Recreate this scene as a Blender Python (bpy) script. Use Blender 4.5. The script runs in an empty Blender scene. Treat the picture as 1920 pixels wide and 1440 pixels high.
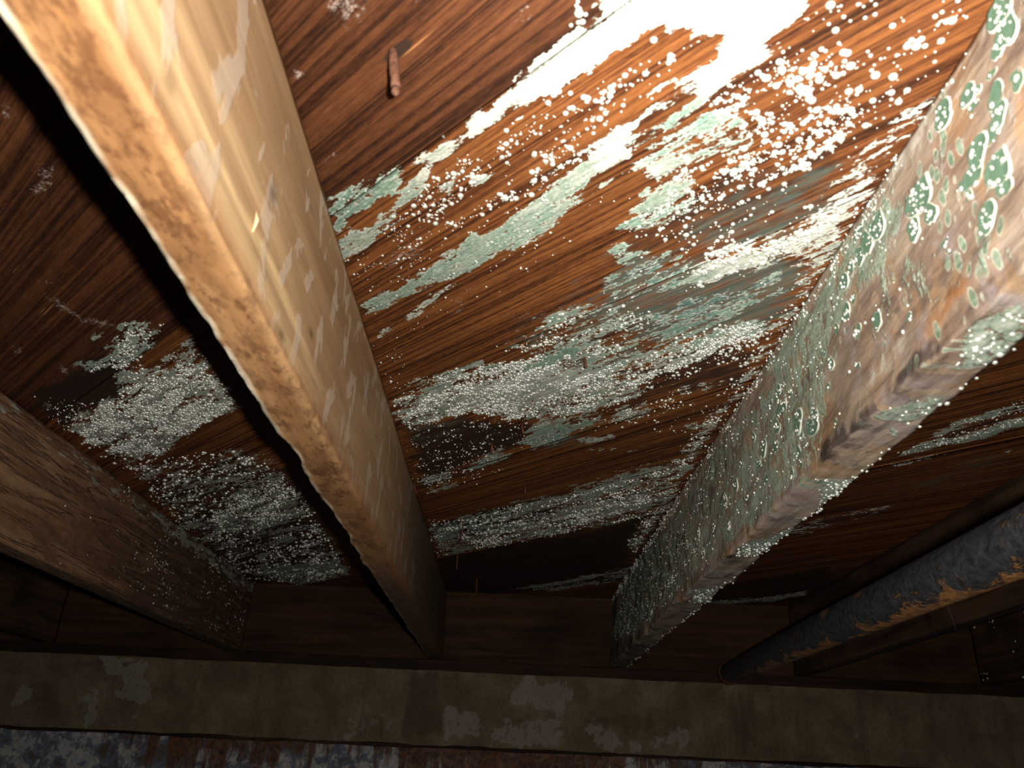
import bpy, bmesh, math
import numpy as np
from mathutils import Vector, Matrix

# ------------------------------------------------------------------ camera, world, lamp, exposure
S = 0.36                       # camera to subfloor, metres
CEIL = 2.0                     # underside of the subfloor
ORG = np.array([0.0, 0.0, CEIL - S])
FPX = 1500.0
YAW, PITCH, ROLL = -0.0089, 0.45, 0.0464
_f = np.array([math.sin(YAW) * math.cos(PITCH), math.cos(YAW) * math.cos(PITCH), math.sin(PITCH)])
_r = np.array([math.cos(YAW), -math.sin(YAW), 0.0])
_u = np.cross(_r, _f)
RT = math.cos(ROLL) * _r + math.sin(ROLL) * _u
UP = -math.sin(ROLL) * _r + math.cos(ROLL) * _u
FW = _f

scene = bpy.context.scene
COL = scene.collection
cam_d = bpy.data.cameras.new('camera')
cam_d.sensor_width = 36.0
cam_d.lens = FPX / 1920 * 36.0
cam_d.clip_start = 0.01
cam_d.dof.use_dof = True
cam_d.dof.focus_distance = 0.95
cam_d.dof.aperture_fstop = cam_d.lens / 2.4
cam = bpy.data.objects.new('camera', cam_d)
COL.objects.link(cam)
cam.matrix_world = Matrix(((RT[0], UP[0], -FW[0], ORG[0]), (RT[1], UP[1], -FW[1], ORG[1]), (RT[2], UP[2], -FW[2], ORG[2]), (0, 0, 0, 1)))
scene.camera = cam

w = bpy.data.worlds.new('dark')
scene.world = w
w.use_nodes = True
w.node_tree.nodes['Background'].inputs[0].default_value = (0.0, 0.0, 0.0, 1)
w.node_tree.nodes['Background'].inputs[1].default_value = 0.0

def pxray(px):
    return RT * ((px[0] - 960) / FPX) + UP * ((720 - px[1]) / FPX) + FW

def torch(name, energy, angle, blend, aim_px, col):
    d = bpy.data.lights.new(name, 'SPOT')
    d.energy = energy
    d.spot_size = math.radians(angle)
    d.spot_blend = blend
    d.shadow_soft_size = 0.006
    d.color = col
    o = bpy.data.objects.new(name, d)
    COL.objects.link(o)
    o.location = ORG + np.array([0.034, -0.018, 0.008])
    o.rotation_euler = Vector(pxray(aim_px)).to_track_quat('-Z', 'Y').to_euler()
    return o
# the hand torch beside the camera: its spill and its hot beam, which points at the upper right
torch('torch_spill', 27.0, 176, 0.35, (860, 620), (1.0, 0.95, 0.86))
torch('torch_beam', 34.0, 62, 1.0, (1290, 0), (1.0, 0.96, 0.90))

scene.view_settings.view_transform = 'Standard'
scene.view_settings.look = 'None'
scene.view_settings.gamma = 1.0
scene.view_settings.use_curve_mapping = False
scene.view_settings.exposure = 0.0

# ------------------------------------------------------------------ helpers
rng = np.random.default_rng(7)

def on_z(px, z):
    a = pxray(px); return ORG + a * ((z - ORG[2]) / a[2])
def on_x(px, x):
    a = pxray(px); return ORG + a * ((x - ORG[0]) / a[0])
def on_y(px, y):
    a = pxray(px); return ORG + a * ((y - ORG[1]) / a[1])

_TAB = rng.random((256, 256))
def vnoise(x, y):
    xi = np.floor(x).astype(int); yi = np.floor(y).astype(int)
    fx = x - xi; fy = y - yi
    fx = fx * fx * (3 - 2 * fx); fy = fy * fy * (3 - 2 * fy)
    a = _TAB[xi & 255, yi & 255]; b = _TAB[(xi + 1) & 255, yi & 255]
    c = _TAB[xi & 255, (yi + 1) & 255]; d = _TAB[(xi + 1) & 255, (yi + 1) & 255]
    return (a * (1 - fx) + b * fx) * (1 - fy) + (c * (1 - fx) + d * fx) * fy
def fbm(x, y, n=4):
    s = 0; a = 1.0; t = 0
    for i in range(n):
        s = s + a * vnoise(x * 2 ** i + 17.3 * i, y * 2 ** i + 5.1 * i); t += a; a *= 0.55
    return s / t            # about 0..1, mean .5

def sstep(a, b, x):
    t = np.clip((x - a) / (b - a), 0, 1); return t * t * (3 - 2 * t)

def signed_dist(P, poly):
    """distance to the polygon outline, positive inside"""
    poly = np.asarray(poly, float)
    d = np.full(len(P), 1e9); inside = np.zeros(len(P), bool)
    n = len(poly)
    for i in range(n):
        a = poly[i]; b = poly[(i + 1) % n]; e = b - a
        wv = P - a
        t = np.clip((wv @ e) / max(e @ e, 1e-12), 0, 1)
        q = wv - t[:, None] * e
        d = np.minimum(d, np.einsum('ij,ij->i', q, q))
        c = (a[1] > P[:, 1]) != (b[1] > P[:, 1])
        xx = e[0] * (P[:, 1] - a[1]) / (e[1] if abs(e[1]) > 1e-12 else 1e-12) + a[0]
        inside ^= c & (P[:, 0] < xx)
    d = np.sqrt(d)
    return np.where(inside, d, -d)

def poly_mask(P, poly, soft, jitter):
    poly = np.asarray(poly, float)
    out = np.zeros(len(P))
    m = soft + 0.03
    k = np.nonzero((P[:, 0] > poly[:, 0].min() - m) & (P[:, 0] < poly[:, 0].max() + m) & (P[:, 1] > poly[:, 1].min() - m) & (P[:, 1] < poly[:, 1].max() + m))[0]
    if len(k):
        out[k] = sstep(-soft, soft, signed_dist(P[k], poly) + jitter[k])
    return out

def new_mesh(name, V, F, mat, parent=None, attrs=None, smooth=True, link=True):
    me = bpy.data.meshes.new(name)
    V = np.asarray(V, np.float32)
    if isinstance(F, np.ndarray):
        k = F.shape[1]; nf = len(F)
        me.vertices.add(len(V)); me.vertices.foreach_set('co', V.ravel())
        me.loops.add(nf * k); me.loops.foreach_set('vertex_index', F.astype(np.int32).ravel())
        me.polygons.add(nf); me.polygons.foreach_set('loop_start', np.arange(0, nf * k, k, dtype=np.int32))
        me.update(calc_edges=True)
    else:
        me.from_pydata(V.tolist(), [], F)
    for an, av in (attrs or {}).items():
        at = me.attributes.new(an, 'FLOAT', 'POINT')
        at.data.foreach_set('value', np.asarray(av, np.float32))
    me.polygons.foreach_set('use_smooth', [smooth] * len(me.polygons))
    for m in (mat if isinstance(mat, (list, tuple)) else [mat]):
        me.materials.append(m)
    me.update()
    if not link: return me
    o = bpy.data.objects.new(name, me); COL.objects.link(o)
    if parent: o.parent = parent
    return o

def empty(name, loc=(0, 0, 0)):
    o = bpy.data.objects.new(name, None); COL.objects.link(o); o.location = loc; return o

def tag(o, label=None, cat=None, group=None, kind=None):
    if label: o['label'] = label
    if cat: o['category'] = cat
    if group: o['group'] = group
    if kind: o['kind'] = kind
    return o

def grid_faces(n, m, flip=False, base=0):
    i = np.arange(n - 1)[:, None]; j = np.arange(m - 1)[None, :]
    a = i * m + j + base
    F = np.stack([a, a + m, a + m + 1, a + 1], -1).reshape(-1, 4)
    return F[:, ::-1].copy() if flip else F

def tube(name, pts, rad, seg, mat, parent=None, cap=True):
    V = []; F = []
    pts = [np.asarray(p, float) for p in pts]
    for i, p in enumerate(pts):
        t = pts[min(i + 1, len(pts) - 1)] - pts[max(i - 1, 0)]; t /= np.linalg.norm(t)
        a = np.cross(t, [0, 0, 1.0] if abs(t[2]) < 0.9 else [1.0, 0, 0]); a /= np.linalg.norm(a); b = np.cross(t, a)
        rr = rad[i] if hasattr(rad, '__len__') else rad
        for k in range(seg):
            an = 2 * math.pi * k / seg
            V.append(p + rr * (math.cos(an) * a + math.sin(an) * b))
    for i in range(len(pts) - 1):
        for k in range(seg):
            F.append((i * seg + k, i * seg + (k + 1) % seg, (i + 1) * seg + (k + 1) % seg, (i + 1) * seg + k))
    if cap:
        F.append(tuple(range(seg))[::-1]); F.append(tuple((len(pts) - 1) * seg + k for k in range(seg)))
    return new_mesh(name, V, F, mat, parent)

# ------------------------------------------------------------------ node materials
class N:
    def __init__(s, name):
        s.m = bpy.data.materials.new(name); s.m.use_nodes = True
        s.t = s.m.node_tree; s.b = s.t.nodes['Principled BSDF']
    def n(s, typ, **kw):
        o = s.t.nodes.new(typ)
        for k, v in kw.items(): setattr(o, k, v)
        return o
    def put(s, v, sock):
        if hasattr(v, 'is_output'): s.t.links.new(v, sock)
        elif isinstance(v, tuple) and len(v) == 3 and sock.type == 'RGBA': sock.default_value = (*v, 1)
        else: sock.default_value = v
    def math(s, op, a, b=0.0, c=0.0, clamp=False):
        o = s.n('ShaderNodeMath', operation=op); o.use_clamp = clamp
        for i, v in enumerate((a, b, c)): s.put(v, o.inputs[i])
        return o.outputs[0]
    def mix(s, f, a, b):
        o = s.n('ShaderNodeMix', data_type='RGBA')
        s.put(f, o.inputs[0]); s.put(a, o.inputs[6]); s.put(b, o.inputs[7])
        return o.outputs[2]
    def step(s, x, a, b):
        o = s.n('ShaderNodeMapRange', interpolation_type='SMOOTHSTEP')
        s.put(x, o.inputs[0]); s.put(a, o.inputs[1]); s.put(b, o.inputs[2])
        return o.outputs[0]
    def attr(s, name):
        return s.n('ShaderNodeAttribute', attribute_name=name).outputs['Fac']
    def coord(s, scale=(1, 1, 1), rand=True, src='Object'):
        c = s.n('ShaderNodeTexCoord').outputs[src]
        o = s.n('ShaderNodeMapping'); s.t.links.new(c, o.inputs[0]); o.inputs['Scale'].default_value = scale
        if rand:
            i = s.n('ShaderNodeObjectInfo').outputs['Random']
            k = s.n('ShaderNodeCombineXYZ')
            r = s.math('MULTIPLY', i, 37.0)
            s.t.links.new(r, k.inputs[0]); s.t.links.new(r, k.inputs[1]); s.t.links.new(r, k.inputs[2])
            s.t.links.new(k.outputs[0], o.inputs['Location'])
        return o.outputs[0]
    def noise(s, vec, scale, detail=4.0, rough=0.55, dist=0.0):
        o = s.n('ShaderNodeTexNoise'); s.t.links.new(vec, o.inputs['Vector'])
        o.inputs['Scale'].default_value = scale; o.inputs['Detail'].default_value = detail
        o.inputs['Roughness'].default_value = rough; o.inputs['Distortion'].default_value = dist
        return o.outputs[0]
    def voro(s, vec, scale, feature='F1', rnd=1.0):
        o = s.n('ShaderNodeTexVoronoi', feature=feature); s.t.links.new(vec, o.inputs['Vector'])
        o.inputs['Scale'].default_value = scale; o.inputs['Randomness'].default_value = rnd
        return o.outputs['Distance']
    def ramp(s, x, *stops):
        o = s.n('ShaderNodeValToRGB'); s.put(x, o.inputs[0]); e = o.color_ramp.elements
        while len(e) < len(stops): e.new(0.5)
        for k, (p, c) in enumerate(stops):
            e[k].position = p; e[k].color = (*c, 1)
        return o.outputs[0]
    def bump(s, h, strength=0.5, dist=0.002, prev=None):
        o = s.n('ShaderNodeBump'); s.put(h, o.inputs['Height']); o.inputs['Strength'].default_value = strength
        o.inputs['Distance'].default_value = dist
        if prev is not None: s.t.links.new(prev, o.inputs['Normal'])
        return o.outputs[0]
    def done(s, col, rough=0.7, normal=None, spec=0.5, metal=0.0):
        s.put(col, s.b.inputs['Base Color']); s.put(rough, s.b.inputs['Roughness'])
        s.put(spec, s.b.inputs['Specular IOR Level']); s.put(metal, s.b.inputs['Metallic'])
        if normal is not None: s.t.links.new(normal, s.b.inputs['Normal'])
        return s.m

def plank_material():
    n = N('wet_plank_wood')
    v = n.coord((1, 1, 1))
    v1 = n.coord((1.6, 62, 1.6)); v2 = n.coord((3.0, 24, 3.0)); vf = n.coord((14, 420, 14))
    tone = n.attr('tone')           # the board's own colour, 0 dark red-brown, 1 orange
    big = n.noise(v2, 1.0, 4, 0.6, 0.8)
    fine = n.noise(vf, 1.0, 3, 0.6, 0.3)
    rings = n.noise(v1, 1.0, 3, 0.5, 0.35)
    lines = n.step(n.noise(n.coord((3.5, 290, 3.5)), 1.0, 3, 0.6, 0.45), 0.62, 0.40)
    g = n.math('ADD', n.math('MULTIPLY', n.step(rings, 0.25, 0.75), 0.26), n.math('ADD', n.math('MULTIPLY', lines, 0.40), n.math('ADD', n.math('MULTIPLY', fine, 0.24), n.math('MULTIPLY', n.math('SUBTRACT', n.noise(n.coord((95, 380, 95)), 1.0, 4, 0.7), 0.48), 0.75))))
    dark = n.ramp(g, (0.15, (0.020, 0.0075, 0.0040)), (0.45, (0.058, 0.020, 0.0085)), (0.85, (0.125, 0.045, 0.0175)))
    oran = n.ramp(g, (0.15, (0.040, 0.0135, 0.0055)), (0.45, (0.170, 0.054, 0.0145)), (0.85, (0.34, 0.125, 0.032)))
    col = n.mix(tone, dark, oran)
    blot = n.step(big, 0.35, 0.75)
    col = n.mix(n.math('MULTIPLY', blot, 0.6), col, n.mix(0.5, col, (0.02, 0.008, 0.004)))
    # pale splinters along the grain
    sp = n.step(n.noise(n.coord((11, 240, 11)), 1.0, 2, 0.5), 0.69, 0.76)
    col = n.mix(n.math('MULTIPLY', sp, 0.45), col, (0.50, 0.22, 0.08))
    # black rot
    bn = n.noise(n.coord((30, 110, 30)), 1.0, 4, 0.6)
    bl = n.step(n.math('ADD', n.attr('black'), n.math('MULTIPLY', n.math('SUBTRACT', bn, 0.5), 0.9)), 0.25, 0.75)
    col = n.mix(n.math('MULTIPLY', bl, 0.88), col, (0.022, 0.014, 0.011))
    tn = n.noise(n.coord((26, 120, 26)), 1.0, 4, 0.6)
    ts = n.step(n.math('ADD', n.attr('teal'), n.math('MULTIPLY', n.math('SUBTRACT', tn, 0.5), 1.3)), 0.25, 0.75)
    col = n.mix(n.math('MULTIPLY', ts, 0.72), col, n.mix(n.step(tn, 0.40, 0.60), (0.115, 0.098, 0.078), (0.075, 0.115, 0.095)))
    # pale dusty mould, and a glint painted along with it
    dn = n.noise(n.coord((260, 420, 260)), 1.0, 4, 0.75)
    du = n.step(n.math('ADD', n.attr('dust_glint'), n.math('MULTIPLY', n.math('SUBTRACT', dn, 0.5), 2.0)), 0.45, 0.95)
    col = n.mix(n.math('MULTIPLY', du, 0.75), col, (0.44, 0.36, 0.31))
    # mould film
    fa = n.attr('film')
    fn = n.noise(n.coord((62, 190, 62)), 1.0, 5, 0.68)
    fn0 = n.noise(n.coord((11, 46, 11)), 1.0, 4, 0.6, 0.4)
    fn2 = n.noise(n.coord((300, 460, 300)), 1.0, 3, 0.6)
    fx = n.math('ADD', fa, n.math('MULTIPLY', n.math('ADD', n.math('MULTIPLY', n.math('SUBTRACT', fn, 0.5), 2.2), n.math('MULTIPLY', n.math('SUBTRACT', fn0, 0.5), n.math('SUBTRACT', 2.5, n.math('MULTIPLY', fa, 1.6)))), n.step(fa, 0.02, 0.25)))
    fm = n.step(n.math('ADD', fx, n.math('MULTIPLY', n.math('SUBTRACT', fn2, 0.5), 1.1)), 0.42, 0.56)
    gr = n.math('ADD', n.attr('green'), n.math('MULTIPLY', n.math('SUBTRACT', n.noise(n.coord((40, 90, 40)), 1.0, 3, 0.6), 0.5), 0.9))
    fcol = n.ramp(gr, (0.0, (0.54, 0.55, 0.48)), (0.30, (0.27, 0.33, 0.265)), (0.60, (0.165, 0.285, 0.215)), (1.0, (0.065, 0.145, 0.125)))
    fcol = n.mix(n.math('MULTIPLY', n.step(fn2, 0.52, 0.72), 0.5), fcol, (0.60, 0.62, 0.54))
    fcol = n.mix(n.math('MULTIPLY', n.step(fn2, 0.50, 0.30), 0.45), fcol, (0.10, 0.10, 0.08))
    edge = n.math('MULTIPLY', n.step(fx, 0.40, 0.52), n.math('SUBTRACT', 1.0, n.step(fx, 0.56, 0.72)))
    fcol = n.mix(n.math('MULTIPLY', edge, 0.45), fcol, (0.70, 0.70, 0.62))
    col = n.mix(n.math('MULTIPLY', fm, 0.95), col, fcol)
    h = n.math('ADD', n.math('MULTIPLY', g, 0.7), n.math('MULTIPLY', fm, n.math('ADD', fn2, 0.3)))
    nm = n.bump(h, 0.55, 0.0016)
    ro = n.math('ADD', 0.56, n.math('MULTIPLY', fm, 0.10))
    return n.done(col, ro, nm, 0.18)

def mouldy_joist_material():
    n = N('mould_covered_wood')
    v = n.coord((1, 1, 1), False)
    vs = n.coord((34, 9, 34), False); vf = n.coord((190, 50, 190), False); vb = n.coord((10, 5, 10), False)
    a = n.noise(vs, 1.0, 5, 0.62, 0.6); b = n.noise(vf, 1.0, 4, 0.6); c = n.noise(vb, 1.0, 3, 0.5, 0.5)
    col = n.ramp(a, (0.30, (0.10, 0.066, 0.050)), (0.45, (0.215, 0.155, 0.115)), (0.58, (0.30, 0.235, 0.175)), (0.75, (0.38, 0.33, 0.285)))
    col = n.mix(n.math('MULTIPLY', n.step(c, 0.50, 0.68), 0.55), col, (0.33, 0.27, 0.27))
    col = n.mix(n.math('MULTIPLY', n.attr('rust'), n.step(a, 0.42, 0.55)), col, (0.27, 0.115, 0.04))
    col = n.mix(n.math('MULTIPLY', n.step(b, 0.58, 0.72), 0.35), col, (0.09, 0.065, 0.055))
    col = n.mix(n.math('MULTIPLY', n.step(n.noise(n.coord((14, 26, 14), False), 1.0, 4, 0.6, 0.8), 0.50, 0.62), 0.55), col, (0.34, 0.20, 0.10))
    col = n.mix(n.math('MULTIPLY', n.step(n.noise(n.coord((9, 30, 30), False), 1.0, 3, 0.6), 0.56, 0.66), 0.5), col, (0.30, 0.26, 0.27))
    dv = n.voro(n.coord((1, 120, 62), False), 1.0)
    dcell = n.step(n.math('ADD', n.noise(n.coord((1, 16, 16), False), 1.0, 3, 0.6), n.math('MULTIPLY', n.attr('film'), 0.22)), 0.50, 0.60)
    ring = n.math('MULTIPLY', n.math('MULTIPLY', n.step(dv, 0.40, 0.36), n.step(dv, 0.26, 0.32)), dcell)
    spot = n.math('MULTIPLY', n.step(dv, 0.33, 0.28), dcell)
    tanspot = n.math('MULTIPLY', n.step(n.voro(n.coord((1, 75, 50), False), 1.0), 0.42, 0.34), n.step(c, 0.45, 0.55))
    col = n.mix(n.math('MULTIPLY', tanspot, 0.45), col, (0.40, 0.29, 0.19))
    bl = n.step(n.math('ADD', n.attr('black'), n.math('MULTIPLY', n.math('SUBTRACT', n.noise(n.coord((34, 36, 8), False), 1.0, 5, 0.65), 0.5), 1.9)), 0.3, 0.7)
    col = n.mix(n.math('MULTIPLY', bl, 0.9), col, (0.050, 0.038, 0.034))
    col = n.mix(n.math('MULTIPLY', ring, 0.6), col, (0.50, 0.53, 0.44))
    col = n.mix(n.math('MULTIPLY', spot, 0.8), col, n.mix(n.step(b, 0.4, 0.6), (0.10, 0.19, 0.125), (0.24, 0.33, 0.25)))
    fn = n.noise(n.coord((95, 100, 40), False), 1.0, 4, 0.65); fn2 = n.noise(n.coord((420, 300, 420), False), 1.0, 3, 0.6)
    fx = n.math('ADD', n.attr('film'), n.math('MULTIPLY', n.math('SUBTRACT', fn, 0.5), 1.7))
    fm = n.step(n.math('ADD', fx, n.math('MULTIPLY', n.math('SUBTRACT', fn2, 0.5), 0.5)), 0.46, 0.62)
    fc = n.ramp(fn2, (0.3, (0.15, 0.24, 0.175)), (0.55, (0.28, 0.36, 0.28)), (0.75, (0.52, 0.55, 0.47)))
    col = n.mix(n.math('MULTIPLY', fm, 0.85), col, fc)
    du = n.step(n.math('ADD', n.attr('white'), n.math('MULTIPLY', n.math('SUBTRACT', fn, 0.5), 1.2)), 0.4, 0.8)
    col = n.mix(n.math('MULTIPLY', du, 0.7), col, (0.52, 0.50, 0.44))
    h = n.math('ADD', n.math('MULTIPLY', a, 1.2), n.math('ADD', n.math('MULTIPLY', b, 0.6), n.math('MULTIPLY', fm, 0.5)))
    return n.done(col, 0.62, n.bump(h, 0.7, 0.003), 0.3)

def tan_joist_material():
    n = N('tan_worn_wood')
    vs = n.coord((26, 3.0, 26), False); vf = n.coord((230, 22, 230), False); vb = n.coord((16, 8, 16), False)
    a = n.noise(vs, 1.0, 4, 0.55, 0.5); b = n.noise(vf, 1.0, 4, 0.65); c = n.noise(vb, 1.0, 3, 0.6)
    side = n.ramp(a, (0.30, (0.245, 0.142, 0.071)), (0.5, (0.325, 0.197, 0.103)), (0.72, (0.41, 0.265, 0.145)))
    under = n.ramp(a, (0.28, (0.23, 0.105, 0.040)), (0.5, (0.37, 0.185, 0.076)), (0.72, (0.50, 0.285, 0.13)))
    soft = n.step(n.noise(n.coord((34, 15, 34), False), 1.0, 4, 0.65), 0.46, 0.64)
    under = n.mix(n.math('MULTIPLY', soft, 0.55), under, (0.20, 0.090, 0.036))
    mot = n.step(n.noise(n.coord((85, 42, 85), False), 1.0, 5, 0.7), 0.48, 0.62)
    under = n.mix(n.math('MULTIPLY', mot, n.math('MULTIPLY', n.step(c, 0.30, 0.52), 0.8)), under, (0.125, 0.050, 0.020))
    pores = n.step(n.noise(n.coord((300, 130, 300), False), 1.0, 2, 0.5), 0.60, 0.66)
    under = n.mix(n.math('MULTIPLY', pores, 0.38), under, (0.10, 0.045, 0.02))
    col = n.mix(n.attr('under'), side, under)
    col = n.mix(n.math('MULTIPLY', n.attr('streak'), 0.8), col, (0.80, 0.58, 0.31))
    side_line = n.step(n.noise(n.coord((40, 5, 150), False), 1.0, 3, 0.6), 0.52, 0.66)
    col = n.mix(n.math('MULTIPLY', n.math('MULTIPLY', side_line, 0.22), n.math('SUBTRACT', 1.0, n.attr('under'))), col, (0.15, 0.085, 0.042))
    # pale dried mould blotches on the side
    bn = n.noise(n.coord((42, 38, 24), False), 1.0, 3, 0.55, 0.5)
    bm = n.math('MULTIPLY', n.step(bn, 0.555, 0.60), n.math('SUBTRACT', 1.0, n.attr('under')))
    col = n.mix(n.math('MULTIPLY', bm, 0.55), col, (0.50, 0.41, 0.335))
    col = n.mix(n.math('MULTIPLY', n.step(b, 0.56, 0.72), 0.25), col, (0.12, 0.065, 0.03))
    col = n.mix(n.math('MULTIPLY', n.attr('knot'), 0.85), col, (0.075, 0.045, 0.03))
    col = n.mix(n.math('MULTIPLY', n.attr('black'), 0.25), col, (0.16, 0.075, 0.03))
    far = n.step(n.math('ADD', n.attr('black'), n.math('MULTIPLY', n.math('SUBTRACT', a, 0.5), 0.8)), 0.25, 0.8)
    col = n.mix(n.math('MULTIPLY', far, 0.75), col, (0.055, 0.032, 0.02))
    col = n.mix(n.attr('fray_highlight'), col, (0.80, 0.72, 0.55))
    h = n.math('ADD', n.math('MULTIPLY', a, 0.6), n.math('ADD', n.math('MULTIPLY', b, 0.5), n.math('MULTIPLY', bm, 0.25)))
    return n.done(col, 0.6, n.bump(h, 0.5, 0.0016), 0.3)

def bark_material():
    n = N('cracked_brown_wood')
    vs = n.coord((24, 5, 24), False); vf = n.coord((120, 30, 120), False)
    a = n.noise(vs, 1.0, 4, 0.6, 1.8); b = n.noise(vf, 1.0, 4, 0.65)
    col = n.ramp(a, (0.30, (0.105, 0.052, 0.027)), (0.5, (0.175, 0.092, 0.048)), (0.72, (0.26, 0.15, 0.085)))
    cr = n.math('PINGPONG', n.math('MULTIPLY', n.noise(n.coord((30, 3.2, 62), False), 1.0, 3, 0.55, 0.5), 6.0), 0.5)
    crk = n.math('MULTIPLY', n.math('SUBTRACT', 1.0, n.step(cr, 0.02, 0.16)), n.step(a, 0.38, 0.55))
    col = n.mix(n.math('MULTIPLY', crk, 0.45), col, (0.030, 0.016, 0.010))
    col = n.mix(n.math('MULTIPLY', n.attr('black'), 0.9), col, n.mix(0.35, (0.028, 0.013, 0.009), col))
    fm = n.step(n.math('ADD', n.attr('film'), n.math('MULTIPLY', n.math('SUBTRACT', b, 0.5), 2.2)), 0.45, 0.65)
    col = n.mix(n.math('MULTIPLY', fm, 0.7), col, (0.30, 0.32, 0.27))
    h = n.math('SUBTRACT', n.math('ADD', n.math('MULTIPLY', a, 0.8), n.math('MULTIPLY', b, 0.7)), n.math('MULTIPLY', crk, 0.6))
    return n.done(col, 0.68, n.bump(h, 0.9, 0.004), 0.3)

def dark_wood(name, c1, c2, axis=1):
    n = N(name)
    sc = (60, 4, 60) if axis == 1 else (4, 60, 60)
    a = n.noise(n.coord(sc), 1.0, 5, 0.6, 0.6); c = n.noise(n.coord((6, 6, 10)), 1.0, 3, 0.5)
    col = n.ramp(a, (0.3, c1), (0.7, c2))
    col = n.mix(n.math('MULTIPLY', n.step(c, 0.45, 0.68), 0.6), col, (c1[0] * 0.45, c1[1] * 0.45, c1[2] * 0.45))
    return n.done(col, 0.75, n.bump(a, 0.6, 0.002), 0.12)

def concrete_material():
    n = N('stained_concrete')
    a = n.noise(n.coord((14, 14, 14), False), 1.0, 6, 0.62, 0.3); b = n.noise(n.coord((120, 120, 120), False), 1.0, 4, 0.65)
    st = n.noise(n.coord((26, 26, 2.2), False), 1.0, 4, 0.6)
    col = n.ramp(a, (0.32, (0.072, 0.047, 0.027)), (0.5, (0.110, 0.078, 0.047)), (0.70, (0.155, 0.116, 0.077)))
    col = n.mix(n.math('MULTIPLY', n.step(st, 0.48, 0.66), 0.45), col, (0.075, 0.046, 0.026))
    pm = n.step(n.math('ADD', n.attr('pale'), n.math('MULTIPLY', n.math('SUBTRACT', n.noise(n.coord((60, 60, 60), False), 1.0, 4, 0.6), 0.5), 1.1)), 0.42, 0.56)
    col = n.mix(n.math('MULTIPLY', pm, 0.62), col, (0.20, 0.17, 0.15))
    dm = n.step(n.math('ADD', n.attr('stain_shadow'), n.math('MULTIPLY', n.math('SUBTRACT', st, 0.5), 1.3)), 0.4, 0.75)
    col = n.mix(n.math('MULTIPLY', dm, 0.7), col, (0.055, 0.034, 0.019))
    pit = n.step(n.voro(n.coord((110, 110, 110), False), 1.0), 0.16, 0.28)
    col = n.mix(n.math('MULTIPLY', n.math('SUBTRACT', 1.0, pit), 0.3), col, (0.05, 0.035, 0.025))
    h = n.math('ADD', n.math('MULTIPLY', b, 0.7), n.math('ADD', n.math('MULTIPLY', pit, 0.5), n.math('MULTIPLY', pm, 0.5)))
    return n.done(col, 0.85, n.bump(h, 0.6, 0.003), 0.2)

def paint_material():
    n = N('peeling_blue_white_paint')
    a = n.noise(n.coord((26, 26, 26), False), 1.0, 6, 0.68, 0.4); b = n.noise(n.coord((90, 90, 90), False), 1.0, 4, 0.7)
    dr = n.noise(n.coord((60, 60, 5), False), 1.0, 4, 0.6)
    col = n.ramp(b, (0.35, (0.17, 0.17, 0.18)), (0.55, (0.27, 0.265, 0.26)), (0.7, (0.34, 0.32, 0.28)))
    col = n.mix(n.step(a, 0.46, 0.54), col, (0.085, 0.105, 0.15))
    col = n.mix(n.step(a, 0.53, 0.60), col, (0.075, 0.055, 0.045))
    rs = n.math('MULTIPLY', n.step(n.math('ADD', n.math('MULTIPLY', n.math('SUBTRACT', dr, 0.5), 1.3), n.attr('rust')), 0.42, 0.6), 0.9)
    col = n.mix(rs, col, n.ramp(b, (0.35, (0.028, 0.013, 0.008)), (0.62, (0.12, 0.047, 0.016))))
    h = n.math('ADD', n.step(a, 0.46, 0.54), n.math('MULTIPLY', b, 0.5))
    return n.done(col, 0.8, n.bump(h, 0.6, 0.004), 0.2)

def pipe_material():
    n = N('rusty_black_pipe')
    a = n.noise(n.coord((40, 14, 40), False), 1.0, 5, 0.66, 0.5); b = n.noise(n.coord((150, 90, 150), False), 1.0, 4, 0.7)
    col = n.ramp(b, (0.35, (0.012, 0.013, 0.016)), (0.65, (0.048, 0.050, 0.056)))
    r = n.step(n.math('ADD', n.attr('rust'), n.math('MULTIPLY', n.math('SUBTRACT', a, 0.5), 2.8)), 0.42, 0.60)
    rc = n.ramp(b, (0.32, (0.13, 0.045, 0.012)), (0.5, (0.36, 0.145, 0.035)), (0.68, (0.66, 0.32, 0.085)))
    col = n.mix(r, col, n.mix(n.attr('rust'), (0.11, 0.062, 0.032), rc))
    return n.done(col, 0.62, n.bump(n.math('ADD', b, r), 0.7, 0.002), 0.4)

def flat(name, c, rough=0.6, c2=None, scale=80, spec=0.4, bump=0.4):
    n = N(name)
    a = n.noise(n.coord((scale,) * 3), 1.0, 4, 0.65)
    col = n.ramp(a, (0.35, c), (0.65, c2 or c))
    return n.done(col, rough, n.bump(a, bump, 0.001), spec)

def droplet_material():
    n = N('water_droplet')
    a = n.noise(n.coord((500, 500, 500), False), 1.0, 2)
    col = n.ramp(a, (0.4, (0.36, 0.39, 0.34)), (0.6, (0.62, 0.63, 0.56)))
    n.b.inputs['IOR'].default_value = 3.0
    return n.done(col, 0.33, None, 0.6)

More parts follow.
